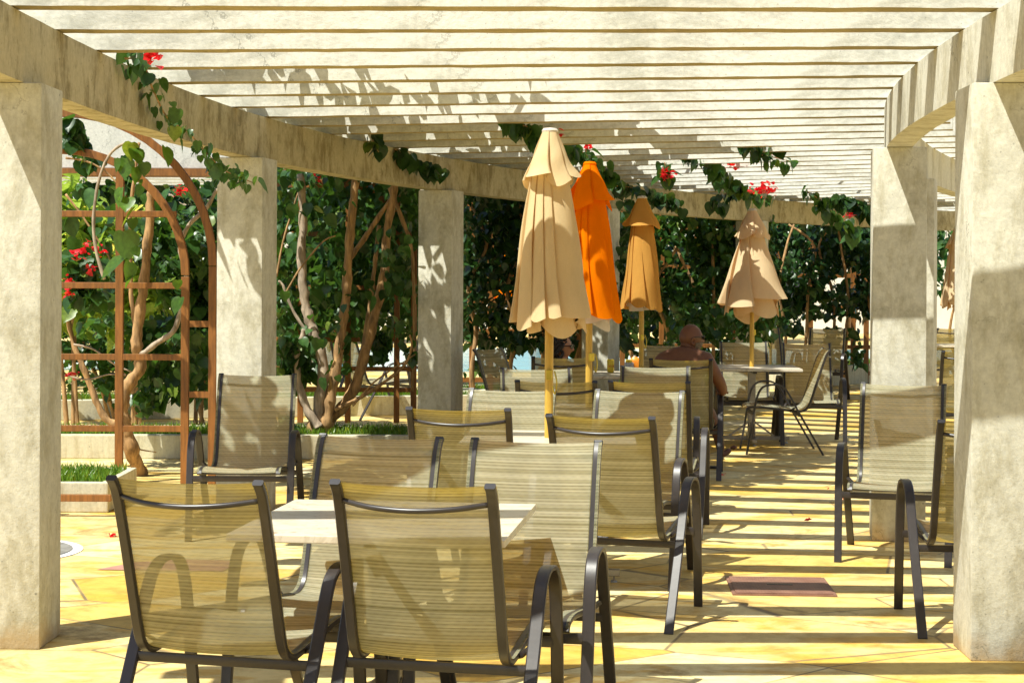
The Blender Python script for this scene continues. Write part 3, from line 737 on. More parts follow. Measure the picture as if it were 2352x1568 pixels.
def strand(label, pts, Y0, Y1, n, size, seed, m='leaf', fl=(), thick=.006, jit=.03, flY=None):
    t = thing('hanging_vine', label, 'plant', (0, 0, 0), 0, 'vine strands hanging from the pergola')
    K = len(pts); P3 = [at(x, y, Y0 + (Y1 - Y0) * i / (K - 1)) for i, (x, y) in enumerate(pts)]
    sp = smoothpath(P3, 8); branch(t, P3, thick, thick * .5, 'bark', seed=seed, n=6)
    r = np.random.RandomState(seed); P = []
    for k in range(n):
        q = sp[min(len(sp) - 1, int(r.rand() ** .9 * len(sp)))]; P.append(np.array(q) + r.normal(0, jit, 3) * (1, 1, .9))
    leafmesh('leaves', P, size, M[m], t, seed, 1.1, spread=.7, hi=True)
    if fl: flowers(t, px(fl, flY or (Y0 + Y1) / 2 - .1), seed, .045)
    return t
strand('long leafy vine strand hanging across the left beam, one red bract at its top', [(285, 142), (325, 150), (350, 215), (385, 280), (430, 310), (480, 365), (520, 400), (580, 425)], 8.8, 10.5, 120, .060, 101, fl=[(352, 145)], flY=8.9)
strand('dark leafy strand on the shaded beam above the third column', [(905, 345), (945, 365), (985, 385), (1020, 398)], 14.4, 14.9, 60, .095, 102, 'leaf_dark')
strand('short dark tuft of leaves under the slats left of the third column', [(852, 318), (862, 340), (868, 352)], 13.3, 13.3, 14, .10, 103, 'leaf_dark')
strand('leaf cluster with a pink bract beside the top of the cream parasol', [(1150, 275), (1190, 285), (1225, 298), (1240, 320)], 12.4, 12.4, 40, .105, 104, fl=[(1277, 307)], flY=12.3)
strand('leafy strand trailing behind the tops of the cream and orange parasols', [(1290, 340), (1330, 345), (1370, 375), (1405, 405)], 14.2, 14.8, 80, .10, 105, fl=[(1345, 335)])
strand('dark drooping strand over the beam above the golden parasol', [(1415, 425), (1460, 430), (1510, 448), (1552, 460)], 16.6, 17.0, 85, .10, 106, 'leaf_dark')
strand('small hanging tuft with scarlet bracts under the slats', [(1525, 370), (1530, 390), (1528, 405)], 15.5, 15.5, 22, .10, 107, fl=[(1520, 392), (1540, 396), (1532, 402)])
strand('longest flowering strand with red bract clusters right of the golden parasol', [(1575, 350), (1620, 365), (1650, 395), (1680, 418), (1720, 438), (1770, 452)], 16.0, 17.4, 130, .105, 108, fl=[(1632, 350), (1645, 358), (1665, 362), (1680, 348), (1690, 358), (1675, 372), (1735, 432), (1750, 438), (1762, 430), (1775, 426), (1745, 425)])
strand('dark tuft hanging at the beam left of the peach parasol top', [(1690, 430), (1660, 445), (1640, 462)], 17.6, 17.8, 26, .10, 109, 'leaf_dark')
strand('short dark leafy sprig under bright slats, uppermost on the right', [(1710, 318), (1745, 322), (1785, 325)], 14.6, 14.8, 38, .10, 110, 'leaf_dark')
strand('thin light green sprig with tiny red buds below the uppermost right sprig', [(1735, 350), (1770, 355), (1812, 365)], 15.0, 15.1, 30, .09, 111, fl=[(1785, 348)])
strand('dark strand with one pink bract hanging left of the second right column', [(1850, 432), (1885, 455), (1905, 480), (1945, 510), (1958, 535)], 19.6, 20.2, 90, .12, 112, fl=[(1948, 490)])
strand('dark leafy bunch hanging against the second right column', [(1915, 445), (1950, 455), (1980, 470), (2010, 480)], 20.5, 20.7, 90, .13, 113, 'leaf_dark')

# ------------------------------------------------------------------ structures beyond
bb = thing('garden_shelter', 'pale concrete shelter beam with a brown edge board seen through the left bay', 'shelter', (0, 0, 0))
MB().box((-4.9, 20.6, 3.22), (6.2, .25, .62)).build('beam', M['roofb'], bb, bevel=.01)
MB().box((-4.9, 20.52, 2.86), (6.2, .30, .085)).build('edge_board', M['wood'], bb)
MB().box((-7.2, 20.75, 1.40), (.3, .3, 2.81)).build('column', M['wall'], bb, bevel=.01)
MB().box((-2.95, 20.75, 1.40), (.3, .3, 2.81)).build('column', M['wall'], bb, bevel=.01)
for k in range(6): MB().box((-4.9, 21.2 + k * .7, 3.1), (6.2, .12, .3)).build('slat', M['slat'], bb)

def house(label, x, y, wd, dp, h, roofh, nwin, seed, rz=0):
    t = thing('house', label, 'building', (x, y, 0), rz)
    MB().box((0, 0, h / 2), (wd, dp, h)).build('wall', M['plaster'], t)
    mb = MB(); o = .6; nn = int(wd / .35)
    vs = []; fs = []
    for i in range(nn + 1):
        xx = -wd / 2 - o + (wd + 2 * o) * i / nn
        zz = .05 * math.cos(i * PI)
        vs += [(xx, -dp / 2 - o, h - .1 + zz), (xx, 0, h + roofh + zz), (xx, dp / 2 + o, h - .1 + zz)]
    for i in range(nn): fs += [(i * 3, i * 3 + 3, i * 3 + 4, i * 3 + 1), (i * 3 + 1, i * 3 + 4, i * 3 + 5, i * 3 + 2)]
    mb.add(vs, fs).build('roof', M['roof_tile'], t)
    rows = max(1, int(h // 3))
    for rr in range(rows):
        for k in range(nwin):
            xx = -wd / 2 + wd * (k + .5) / nwin
            f = MB().box((xx, -dp / 2 - .03, 1.7 + rr * 2.9), (1.3, .08, 1.3)).build('window', M['white_inlay'], t)
            MB().box((xx, -dp / 2 - .06, 1.7 + rr * 2.9), (1.1, .06, 1.1)).build('pane', M['dark_window'], f)
house('white walled house with a yellow tiled roof beyond the pool on the left', -9, 62, 18, 8, 5.8, 2.2, 5, 1)
house('white walled building far beyond the hedge on the right', 14, 60, 20, 8, 6.2, 2.0, 6, 2)
for i, (x, y, wx, hh, lab) in enumerate([(-9.5, 46, 3.4, 5.2, 'broad dark tree beyond the pool at the far left'), (-4.4, 45.5, 2.6, 4.6, 'dark leafy tree beyond the pool behind the left bays'), (.6, 46, 2.9, 5.4, 'dense dark tree beyond the pool behind the cream parasol'),
                                          (5.2, 47, 2.6, 5.0, 'dark tree beyond the pool behind the golden parasol'), (9.6, 49, 2.2, 5.6, 'tree beyond the pool behind the peach parasol'), (14.6, 48, 2.6, 5.4, 'rightmost broad tree beyond the pool')]):
    t = thing('tree', lab, 'tree', (x, y, 0), 0, 'trees beyond the pool')
    rr = np.random.RandomState(i + 200); P = []
    for k in range(9):
        c = np.array([rr.uniform(-wx * .75, wx * .75), rr.uniform(-1, 1), rr.uniform(hh * .28, hh * .95)]); rad = rr.uniform(.8, 1.5)
        d = rr.normal(0, 1, (330, 3)); d /= np.linalg.norm(d, axis=1)[:, None]; P.append(c + d * rad * rr.rand(330, 1) ** .4)
    P = np.concatenate(P); P = P[P[:, 2] > .3]
    leafmesh('crown', P, .26, M['leaf_dark' if i % 2 == 0 else 'leaf'], t, i + 300, .5)
    branch(t, [Vector((0, 0, 0)), Vector((.1, 0, hh * .3)), Vector((-.1, .1, hh * .6)), Vector((0, 0, hh * .85))], .16, .05, seed=i, name='trunk')
def bigshrubrow(label, c, rad, n, seed, m='leaf_dark'):
    return shrub(label, [(c, rad)], .16, m, seed, False, n)
bigshrubrow('clipped dark bush on the deck behind the many stemmed vine', (-2.6, 27.0, 1.5), (1.1, .6, 1.0), 1500, 71)
bigshrubrow('tall dark bush standing behind the third column', (-.9, 26.5, 1.9), (1.0, .6, 1.5), 1800, 72)
bigshrubrow('dark bush behind the left end of the arched trellis', (-5.6, 25.0, 1.9), (1.5, .6, 1.4), 2000, 73)
bigshrubrow('round dark bush behind the dark climber of the third bay', (1.2, 27.0, 2.0), (1.4, .7, 1.5), 2000, 74)
bigshrubrow('low wide dark bush behind the bald man', (2.9, 27.4, 1.3), (1.3, .6, 1.2), 2000, 75)

# ------------------------------------------------------------------ chairs
RP = [(a * .5, b * .5) for a, b in ((-.8, -1), (.8, -1), (1, -.6), (1, .6), (.8, 1), (-.8, 1), (-1, .6), (-1, -.6))]
def flatprof(wd, th): return [(a * wd, b * th) for a, b in RP]
RAIL = [(.325, .405), (.312, .422), (.28, .432), (.18, .430), (.02, .412), (-.12, .396), (-.185, .398), (-.232, .425), (-.262, .480), (-.300, .600), (-.345, .740), (-.388, .865), (-.413, .925), (-.438, .957)]
LOOP = [(.33, 0), (.285, .25), (.262, .40), (.238, .52), (.208, .592), (.165, .630), (.10, .642), (.04, .638), (-.015, .610), (-.052, .560), (-.085, .50), (-.14, .40), (-.235, .235), (-.37, 0)]
def make_chair(label, group):
    t = thing('patio_chair', label, 'chair', (0, 0, 0), 0, group)
    P = smoothpath([(0, u, z) for u, z in RAIL], 4)      # local +Y is forward
    # sling sheet
    L = [0]
    for i in range(1, len(P)): L.append(L[-1] + (P[i] - P[i - 1]).length)
    split = 24
    def sheet(i0, i1, name, top_in=0):
        vs = []; fs = []; uv = []; nu = 15; W = .2515
        for i in range(i0, i1 + 1):
            tn = (P[min(i + 1, len(P) - 1)] - P[max(i - 1, 0)]).normalized(); nr = Vector((0, -tn.z, tn.y))
            for j in range(nu):
                a = -1 + 2 * j / (nu - 1)
                sag = .016 * (1 - a * a)
                q = P[i] + Vector((a * W, 0, 0)) + nr * (sag - .0115)
                vs.append(q); uv.append((a * W, L[i]))
        for i in range(i1 - i0):
            for j in range(nu - 1): fs.append((i * nu + j, i * nu + j + 1, (i + 1) * nu + j + 1, (i + 1) * nu + j))
        mb = MB(); mb.add(vs, fs); return mb.build(name, M['sling'], t, smooth='all', uvs=uv)
    sheet(2, split, 'seat'); back = sheet(split, len(P) - 1, 'backrest')
    for s_ in (-1, 1):
        mb = MB(); mb.tube([p + Vector((s_ * .236, 0, 0)) for p in P], 1, lat=(1, 0, 0), prof=flatprof(.031, .020))
        r_ = mb.build('side_rail', M['frame'], t, smooth=True)
        e = P[-1] + Vector((s_ * .236, 0, 0)); d = (P[-1] - P[-2]).normalized()
        MB().tube([e + d * .001, e + d * .010], 1, lat=(1, 0, 0), prof=flatprof(.033, .022)).build('end_cap', M['cap'], r_, smooth=True)
        Q = smoothpath([(s_ * (.300 + .006 * math.sin(min(1, z / .6) * PI / 2)), u, z) for u, z in LOOP], 5)
        pr = flatprof(.042, .017); cuts = (0, 10, 55, len(Q) - 1)
        for (a, b, nm) in ((0, 10, 'leg'), (10, 55, 'armrest'), (55, len(Q) - 1, 'leg')):
            mb = MB(); mb.tube(Q[a:b + 1], 1, lat=(1, 0, 0), prof=pr, cap=(nm == 'leg')); mb.build(nm, M['frame'], t, smooth=True)
        MB().bar((s_ * .25, -.075, .392), (s_ * .292, -.105, .43), .02, .012).build('bracket', M['frame'], t)
    B = smoothpath([(-.222, -.405, .905), (-.12, -.452, .893), (0, -.470, .888), (.12, -.452, .893), (.222, -.405, .905)], 5)
    MB().tube(B, .0085, 8).build('back_bar', M['frame'], t, smooth='all')
    MB().tube([(-.292, .264, .372), (-.24, .264, .372), (.24, .264, .372), (.292, .264, .372)], 1, lat=(0, 1, 0), prof=flatprof(.018, .034)).build('stretcher', M['frame'], t, smooth=True)
    MB().tube([(-.292, -.152, .366), (-.24, -.152, .366), (.24, -.152, .366), (.292, -.152, .366)], 1, lat=(0, 1, 0), prof=flatprof(.018, .030)).build('stretcher', M['frame'], t, smooth=True)
    return t
GA, GB = 'patio chairs around the tables', 'patio chairs standing apart'
chairs = [
 (-.867, 5.556, 14, 'nearest chair seen from behind at the lower left, left one of the front row', GA),
 (-.200, 5.490, 12, 'nearest chair seen from behind in the middle of the front row, covering the table corner', GA),
 (-.615, 6.19, 195, 'pale chair facing us across the nearest table, left of the two', GA),
 (.010, 6.05, 191, 'pale chair facing us across the nearest table, right of the two, armrest at its right', GA),
 (-1.635, 10.66, 180, 'pale chair facing us alone in front of the second left column', GB),
 (-.19, 8.555, 8, 'golden backlit chair at the second table, left one with back to us', GA),
 (.524, 8.10, 17, 'golden backlit chair turned slightly right beside the open walkway at the second table', GA),
 (-.10, 9.18, 194, 'pale chair facing us behind the cream parasol pole at the second table', GA),
 (.605, 9.12, 194, 'pale chair facing us at the second table, right of the cream parasol pole', GA),
 (.308, 10.90, 5, 'golden chair with back to us at the orange parasol table, left one', GA),
 (.912, 10.89, 10, 'golden chair with back to us at the orange parasol table, right one', GA),
 (.20, 11.60, 176, 'pale chair facing us left of the orange parasol pole, partly shaded', GA),
 (.98, 11.95, 187, 'pale chair facing us right of the orange parasol pole, below the drink can', GA),
 (.41, 14.37, 0, 'chair in which the dark haired woman sits', GA),
 (1.40, 14.07, 8, 'chair in which the bald man sits', GA),
 (2.22, 9.90, 197, 'pale chair facing us alone in front of the second right column', GB),
 (2.14, 7.93, 4, 'chair with back to us half hidden by the nearest right column', GB),
 (2.39, 17.45, 182, 'pale chair facing us behind the peach parasol table, left of its pole', GA),
 (2.96, 17.05, 184, 'pale chair facing us behind the side view chair at the peach parasol table', GA),
 (2.50, 16.10, -88, 'chair seen in side view facing left at the peach parasol table', GA),
 (1.50, 16.45, 180, 'grey chair back showing behind the bald man', GA),
 (.16, 15.5, 120, 'shaded chair behind the dark haired woman', GA),
 (4.17, 16.0, 4, 'chair with back to us glimpsed between the two right columns', GB),
 (3.55, 23.5, 170, 'far chair beyond the last left column, left of a pair', GB),
 (4.20, 23.3, 200, 'far chair beyond the last left column, right of a pair', GB),
 (-1.55, 20.0, 60, 'dark chair on the terrace behind the many stemmed vine', GB),
 (-2.35, 22.6, 30, 'further dark chair glimpsed left behind the many stemmed vine', GB),
 (-4.05, 22.4, 10, 'golden chair back glimpsed through the arched trellis', GB),
 (-1.25, 24.5, 200, 'chair by the pool edge glimpsed between bare stems', GB),
 (5.95, 24.6, -30, 'yellow chair glimpsed under the far right parasol', GB),
]
proto = None
for (x, y, a, lab, grp) in chairs:
    if proto is None:
        proto = make_chair(lab, grp); proto.location = (x, y, 0); proto.rotation_euler = (0, 0, R(-a))
    else: dup(proto, (x, y, 0), R(-a), lab, grp)

# ------------------------------------------------------------------ tables
def make_table(label, group):
    t = thing('pedestal_table', label, 'table', (0, 0, 0), 0, group)
    MB().box((0, 0, .7375), (.90, .90, .025)).build('tabletop', M['marble'], t, bevel=.003)
    mb = MB(); mb.box((0, 0, .712), (.76, .04, .026)).box((0, .19, .712), (.04, .34, .0255)).box((0, -.19, .712), (.04, .34, .0255)); mb.build('top_support', M['frame'], t)
    mb = MB(); mb.tube([(0, 0, .07), (0, 0, .70)], 1, lat=(1, 0, 0), prof=flatprof(.075, .075)); mb.build('pedestal', M['metal'], t, smooth=True)
    for k in range(4):
        a = k * PI / 2; d = Vector((math.cos(a), math.sin(a), 0))
        f = MB().bar(d * .0385 + Vector((0, 0, .05)), d * .37 + Vector((0, 0, .05)), .045, .035).build('foot', M['metal'], t, bevel=.003)
        MB().lathe([(.004, .032), (.004, .012), (.016, .010), (.018, 0)], 10, tuple(d * .34)).build('leveller', M['metal'], f)
        MB().bar(d * .038 + Vector((0, 0, .20)), d * .22 + Vector((0, 0, .07)), .03, .018).build('brace', M['metal'], t)
    return t
tables = [(-.41, 5.90, 7, 'nearest stone topped table between the four front chairs'), (.20, 9.02, 3, 'stone topped table holding the cream parasol'),
          (.505, 11.25, 4, 'table holding the orange parasol, mostly hidden by chairs'), (1.17, 15.55, 5, 'table with the drink can in front of the bald man and the woman'),
          (2.37, 17.0, 3, 'table with visible pedestal and cross foot holding the peach parasol'), (6.15, 23.8, 10, 'table under the far right parasol')]
tp = None
for (x, y, a, lab) in tables:
    if tp is None: tp = make_table(lab, 'stone topped pedestal tables'); tp.location = (x, y, 0); tp.rotation_euler = (0, 0, R(-a))
    else: dup(tp, (x, y, 0), R(-a), lab)

# ------------------------------------------------------------------ parasols
def canopy_surface(zt, zb, rt, rb, nf, amp, seed, hem, twist=0.0, nu=20, nz=34, lin=.6, lap=.22, point=.5):
    """closed cloth: pleats with crisp lapping edges, each fold tucked under its neighbour"""
    r = random.Random(seed); cuts = [0.0]
    for k in range(nf): cuts.append(cuts[-1] + r.uniform(.55, 1.45))
    cuts = [c / cuts[-1] for c in cuts]; am = [r.uniform(.6, 1.3) for _ in range(nf)]; hm = [r.uniform(.1, 1.0) for _ in range(nf)]
    off = [r.uniform(-.06, .06) for _ in range(nf)]; lean = [r.uniform(-.17, .17) for _ in range(nf + 1)]; lean[nf] = lean[0]
    wob = [r.uniform(0, 6) for _ in range(nf)]
    vs = []; W_ = nf * nu
    for i in range(nz + 1):
        t = i / nz; g_ = .22 + .78 * t
        for k in range(nf):
            for j in range(nu):
                f = j / nu
                if f < .80: q = f / .80; thf = q * (1 + lap * g_); rr = -1 + 1.9 * math.sin(q * PI / 2) ** .55 + .25 * q
                else: q = (f - .80) / .20; thf = (1 + lap * g_) - lap * g_ * q; rr = 1.15 - 2.15 * q ** .8
                base = rt + (rb - rt) * (t ** lin)
                rad = base * (1 + (amp * am[k] * rr + off[k] * math.sin(PI * min(1, f / .8))) * g_)
                rad += .0035 * math.sin(11 * t + wob[k] + 5 * f) * t
                rad *= 1 + (.045 * math.sin(2 * 2 * PI * cuts[k] + 3.2 * t + seed) + .035 * math.sin(7 * t + wob[k])) * g_
                w_ = cuts[k + 1] - cuts[k]
                th = 2 * PI * (cuts[k] + thf * w_) + twist * t + (lean[k] * (1 - f) + lean[k + 1] * f) * math.sin(2.4 * t) * .8
                e = max(0, (t - .72) / .28) ** 1.3
                drop = hem * e * (hm[k] * ((1 - point) * f + point * math.sin(PI * min(1, f / .8)) ** 1.2) + .25 * math.sin(2 * PI * cuts[k] * 2 + seed))
                vs.append((rad * math.cos(th), rad * math.sin(th), zt + (zb - zt) * t - drop))
    fs = [(i * W_ + j, i * W_ + (j + 1) % W_, (i + 1) * W_ + (j + 1) % W_, (i + 1) * W_ + j) for i in range(nz) for j in range(W_)]
    return vs, fs
def parasol(label, x, y, top, m, seed, rb=.19, zb=1.38, hem=.12, rz=0, capm=None, nf=7, zbase=.02, amp=.14, tr=.132, lin=.75):
    t = thing('parasol', label, 'parasol', (x, y, 0), rz, 'closed parasols standing in the tables')
    MB().lathe([(.0225, zbase), (.0225, top - .05)], 16).build('pole', M['pole'], t, smooth=True)
    vs, fs = canopy_surface(top - .03, zb, .045, rb, nf, amp, seed, hem, twist=.25, lin=lin)
    c = MB().add(vs, fs).build('canopy', M[m], t, smooth='all')
    # fabric folded inward at the hem: pale underside and inner drape
    vs, fs = canopy_surface(zb + .25, zb - hem * .30, rb * .45, rb * .68, 5, amp * 1.3, seed + 5, hem * 1.2, twist=.3, nz=12, point=.6)
    MB().add(vs, fs).build('inner_drape', M['cv_white' if m in ('cv_orange', 'cv_gold') else m], c, smooth='all')
    vs, fs = canopy_surface(top - .012, top - .25, .040, tr, 5, .20, seed + 9, .075, nz=16, lin=1.0, lap=.14, point=1.0)
    MB().add(vs, fs).build('top_vent', M[m], c, smooth='all')
    MB().lathe([(.004, top + .012), (.034, top + .008), (.044, top - .004), (.040, top - .022), (.02, top - .024)][::-1], 20).build('finial', M[capm or 'cv_white'], t, smooth=True)
    cl = MB().box((.0, -.012, zb - .30), (.034, .05, .055)).build('latch', M['brass'], t, bevel=.006)
    MB().tube(smoothpath([(.028, -.03, zb - .28), (.040, -.036, zb - .34), (.030, -.034, zb - .40), (.018, -.03, zb - .36)], 4), .004, 6).build('hook', M['brass'], cl)
    return t
parasol('closed cream parasol, tallest and nearest of all', .196, 9.02, 2.36, 'cv_cream', 3, .184, 1.38, .10, nf=9, tr=.122)
parasol('closed bright orange parasol', .505, 11.25, 2.345, 'cv_orange', 12, .198, 1.38, .10, R(40), 'cv_orange', nf=8)
parasol('closed golden tan parasol right of the orange one', 1.17, 15.55, 2.345, 'cv_gold', 23, .172, 1.38, .10, R(10), nf=8)
parasol('closed peach parasol with a wide flared hem behind the seated man', 2.37, 17.0, 2.30, 'cv_peach', 31, .285, 1.39, .17, R(100), amp=.16, nf=7, tr=.145, lin=1.0)
parasol('closed peach parasol glimpsed between the two right columns', 6.15, 23.8, 2.36, 'cv_peach', 37, .20, 1.35, .12, R(60))
parasol('closed orange parasol half hidden behind the last left column', 4.33, 28.8, 2.36, 'cv_orange', 41, .20, 1.36, .10, R(60))
parasol('orange parasol glimpsed through leaves right of the third column', -.05, 25.4, 2.2, 'cv_orange', 43, .22, 1.3, .10, R(0))

# ------------------------------------------------------------------ things on the can table
cn = thing('drink_can', 'yellow drink can with red lettering on the table corner', 'can', (.905, 15.75, .751))
MB().lathe([(.024, 0), (.031, .006), (.033, .012), (.033, .108), (.031, .114), (.0265, .122)], 20).build('body', M['can_yellow'], cn, smooth=True)
MB().lathe([(.0265, .1222), (.027, .125), (.024, .1255), (.023, .1225)], 20).build('rim', M['metal'], cn, smooth=True)
fc = bpy.data.curves.new('lettering', 'FONT'); fc.body = 'SKOL'; fc.size = .028; fc.extrude = .001; fc.align_x = 'CENTER'
fo = bpy.data.objects.new('lettering', fc); COL.objects.link(fo)
dg = bpy.context.evaluated_depsgraph_get(); lm = bpy.data.meshes.new_from_object(fo.evaluated_get(dg)); bpy.data.objects.remove(fo)
for v in lm.vertices:
    a = v.co.x / .0335; z = v.co.y; dd = .0335 + v.co.z
    v.co = (dd * math.sin(a + .2), -dd * math.cos(a + .2), z + .05)
lm.materials.clear(); lm.materials.append(M['can_red']); lo = bpy.data.objects.new('lettering', lm); COL.objects.link(lo); lo.parent = cn
ch = thing('can_holder', 'grey foam holder with a yellow can in it beside the yellow can', 'can holder', (1.07, 15.70, .751))
MB().lathe([(.04, 0), (.043, .004), (.043, .092), (.036, .095)], 20).build('sleeve', M['foam'], ch, smooth=True)
MB().lathe([(.032, .092), (.032, .108), (.027, .120)], 20).build('can', M['can_yellow'], ch, smooth=True)
ob = thing('sunscreen_bottle', 'bright orange flat bottle behind the grey foam holder', 'bottle', (1.135, 15.72, .751))
mb = MB(); mb.tube([(0, 0, 0), (0, 0, .01), (0, 0, .09), (-.004, 0, .125), (-.012, 0, .145)], [.9, 1, 1.05, .8, .35], prof=[(a * .055, b * .03) for a, b in ((-1, -.4), (-.6, -1), (.6, -1), (1, -.4), (1, .4), (.6, 1), (-.6, 1), (-1, .4))], lat=(1, 0, 0))
mb.build('body', M['orange'], ob, smooth=True)
MB().lathe([(.012, .144), (.012, .158)], 12, (-.012, 0, 0)).build('cap', M['cv_white'], ob)

# fallen bracts
for i, (x, y, lab, s_) in enumerate([(1860, 1192, 'red bract lying on the lit paving left of the lone right chair', .035), (1662, 1087, 'red bract lying by the foot of the bald man chair', .04), (1938, 1140, 'pink bract lying behind the leg of the lone right chair', .04),
                                (258, 1240, 'red bract lying on the paving right of the nearest left column', .035), (215, 1165, 'red bract on the grass planter edge behind the nearest left column', .02), (1905, 1118, 'faint red bract further up the walkway', .02)]):
    h = 658.6 - .0044 * x; Y = 1.55 * F0 / (y - h); p = at(x, y, Y)
    r2 = np.random.RandomState(i)
    pts = [np.array([p.x, p.y, .012]) + r2.normal(0, .006, 3) * (1, 1, .3) for _ in range(5)]
    o = leafmesh('fallen_bract', pts, s_ * .8, M['flower'], None, i + 3, -.15, spread=1.0)
    tag(o, lab, 'petal', 'fallen bracts on the paving')

# ------------------------------------------------------------------ people
def skinned(name, joints, edges, m, parent=None, sub=2):
    me = bpy.data.meshes.new(name); me.from_pydata([j[0] for j in joints], edges, [])
    o = bpy.data.objects.new(name, me); COL.objects.link(o)
    md = o.modifiers.new('skin', 'SKIN'); md.use_smooth_shade = True
    for i, j in enumerate(joints):
        rr = j[1] if isinstance(j[1], tuple) else (j[1], j[1])
        me.skin_vertices[0].data[i].radius = rr
    me.skin_vertices[0].data[0].use_root = True
    s_ = o.modifiers.new('sub', 'SUBSURF'); s_.levels = sub; s_.render_levels = sub
    dg = bpy.context.evaluated_depsgraph_get(); nm = bpy.data.meshes.new_from_object(o.evaluated_get(dg))
    bpy.data.objects.remove(o); nm.name = name
    for p in nm.polygons: p.use_smooth = True
    nm.materials.clear(); nm.materials.append(m)
    o = bpy.data.objects.new(name, nm); COL.objects.link(o)
    if parent: o.parent = parent
    return o
def head_mesh(mb, c, yaw, s=1.0, pitch=0):
    """sculpted head: lat-long grid with brow, nose, mouth, chin, ears; faces local +x"""
    nu, nv = 40, 30; vs = []
    for i in range(nv + 1):
        v = -PI / 2 + PI * i / nv
        for j in range(nu):
            u = 2 * PI * j / nu
            d = Vector((math.cos(u) * math.cos(v), math.sin(u) * math.cos(v), math.sin(v)))
            rx, ry, rz = .098, .076, .118
            p = Vector((d.x * rx, d.y * ry, d.z * rz))
            if d.z < 0:
                p.x *= 1 - .10 * (-d.z) if d.x > 0 else 1 - .38 * (-d.z); p.y *= 1 - .28 * (-d.z)
            front = max(0, d.x) ** 3
            z = p.z / .118
            g_ = lambda z0, w: math.exp(-((z - z0) / w) ** 2)
            ny = math.exp(-(d.y / .16) ** 2)
            p.x += front * ny * (.030 * g_(-.20, .13) + .016 * g_(.0, .15)) + front * .006 * g_(.18, .09) - front * .008 * g_(.04, .07) * (1 - ny)
            p.x += front * math.exp(-(d.y / .28) ** 2) * (.009 * g_(-.48, .06) + .008 * g_(-.58, .05) - .004 * g_(-.53, .03) + .014 * g_(-.86, .13))
            vs.append(p)
    fs = [(i * nu + j, i * nu + (j + 1) % nu, (i + 1) * nu + (j + 1) % nu, (i + 1) * nu + j) for i in range(nv) for j in range(nu)]
    m = Matrix.Translation(c) @ Matrix.Rotation(yaw, 4, 'Z') @ Matrix.Rotation(pitch, 4, 'Y') @ Matrix.Scale(s, 4)
    mb.add([m @ q for q in vs], fs)
    for sd_ in (-1, 1):    # ears
        ev = []; nn = 14
        for k in range(nn):
            a = 2 * PI * k / nn
            for (rr, oo) in ((1, 0), (1.0, .016), (.62, .012), (.3, .004)):
                ev.append(m @ Vector((-.012 + .020 * rr * math.cos(a), sd_ * (.070 + oo), -.018 + .032 * rr * math.sin(a))))
        ef = [(k * 4 + q, ((k + 1) % nn) * 4 + q, ((k + 1) % nn) * 4 + q + 1, k * 4 + q + 1) for k in range(nn) for q in range(3)]
        mb.add(ev, ef)
    return m
def join_into(target, objs):
    """merge body pieces into one mesh object"""
    bmj = bmesh.new(); bmj.from_mesh(target.data)
    for o in objs: bmj.from_mesh(o.data)
    bmj.to_mesh(target.data); bmj.free()
    for p in target.data.polygons: p.use_smooth = True
    for o in objs: bpy.data.objects.remove(o)
def fingers(base, direction, side, down, s=1.0):
    """five finger chains (joint list, edges) from a palm"""
    out = []
    for k, (off, ln) in enumerate(((-.030, .062), (-.011, .074), (.009, .070), (.028, .054))):
        b = base + side * off; l = ln * s
        out.append([b, b + direction * l * .45 - down * -.004, b + direction * l * .78 + down * .014, b + direction * l * .92 + down * .032])
    b = base - direction * .05 - side * .035
    out.append([b, b + direction * .025 - side * .022 + down * .006, b + direction * .05 - side * .030 + down * .016])
    return out

# man: seated in his chair, bare back to us, head turned right
man = thing('person', 'bald bearded man in sunglasses sitting bare chested, back to us, looking right', 'person', (0, 0, 0))
O = Vector((1.40, 14.07, 0)); f_ = Vector((math.sin(R(8)), math.cos(R(8)), 0)); s_r = Vector((math.cos(R(8)), -math.sin(R(8)), 0))
def mp(r_, f, z): return O + s_r * r_ + f_ * f + Vector((0, 0, z))
J = [(mp(0, -.10, .53), (.16, .13)), (mp(0, -.13, .68), (.150, .115)), (mp(.01, -.17, .85), (.175, .12)), (mp(.015, -.17, .965), (.150, .095)), (mp(.03, -.13, 1.035), .060), (mp(.035, -.105, 1.09), .058),
     (mp(-.175, -.15, .955), .068), (mp(-.245, -.06, .76), .048), (mp(-.20, .14, .68), .038), (mp(-.14, .24, .70), .026),
     (mp(.195, -.15, .955), .070), (mp(.305, -.10, .76), .050), (mp(.325, .02, .685), .043), (mp(.30, .20, .685), .027),
     (mp(-.10, .0, .50), .088), (mp(-.12, .33, .50), .070), (mp(-.06, .36, .28), .050), (mp(-.02, .33, .10), .034),
     (mp(.10, .0, .51), .088), (mp(.17, .36, .53), .072), (mp(.27, .44, .33), .052), (mp(.30, .50, .17), .036)]
E_ = [(0, 1), (1, 2), (2, 3), (3, 4), (4, 5), (3, 6), (6, 7), (7, 8), (8, 9), (3, 10), (10, 11), (11, 12), (12, 13), (0, 14), (14, 15), (15, 16), (16, 17), (0, 18), (18, 19), (19, 20), (20, 21)]
# hands
def add_hand(wi, base, d, side, down):
    J.append((base, (.030, .016))); bi = len(J) - 1; E_.append((wi, bi))
    return bi
body = None
extra = []
for (wi, base, d, side) in ((9, mp(-.11, .29, .70), (s_r * .5 + f_).normalized(), s_r * 1.0), (13, mp(.295, .26, .672), f_.copy(), s_r * -1.0)):
    bi = add_hand(wi, base, d, side, Vector((0, 0, -1)))
    extra.append((base, d, side))
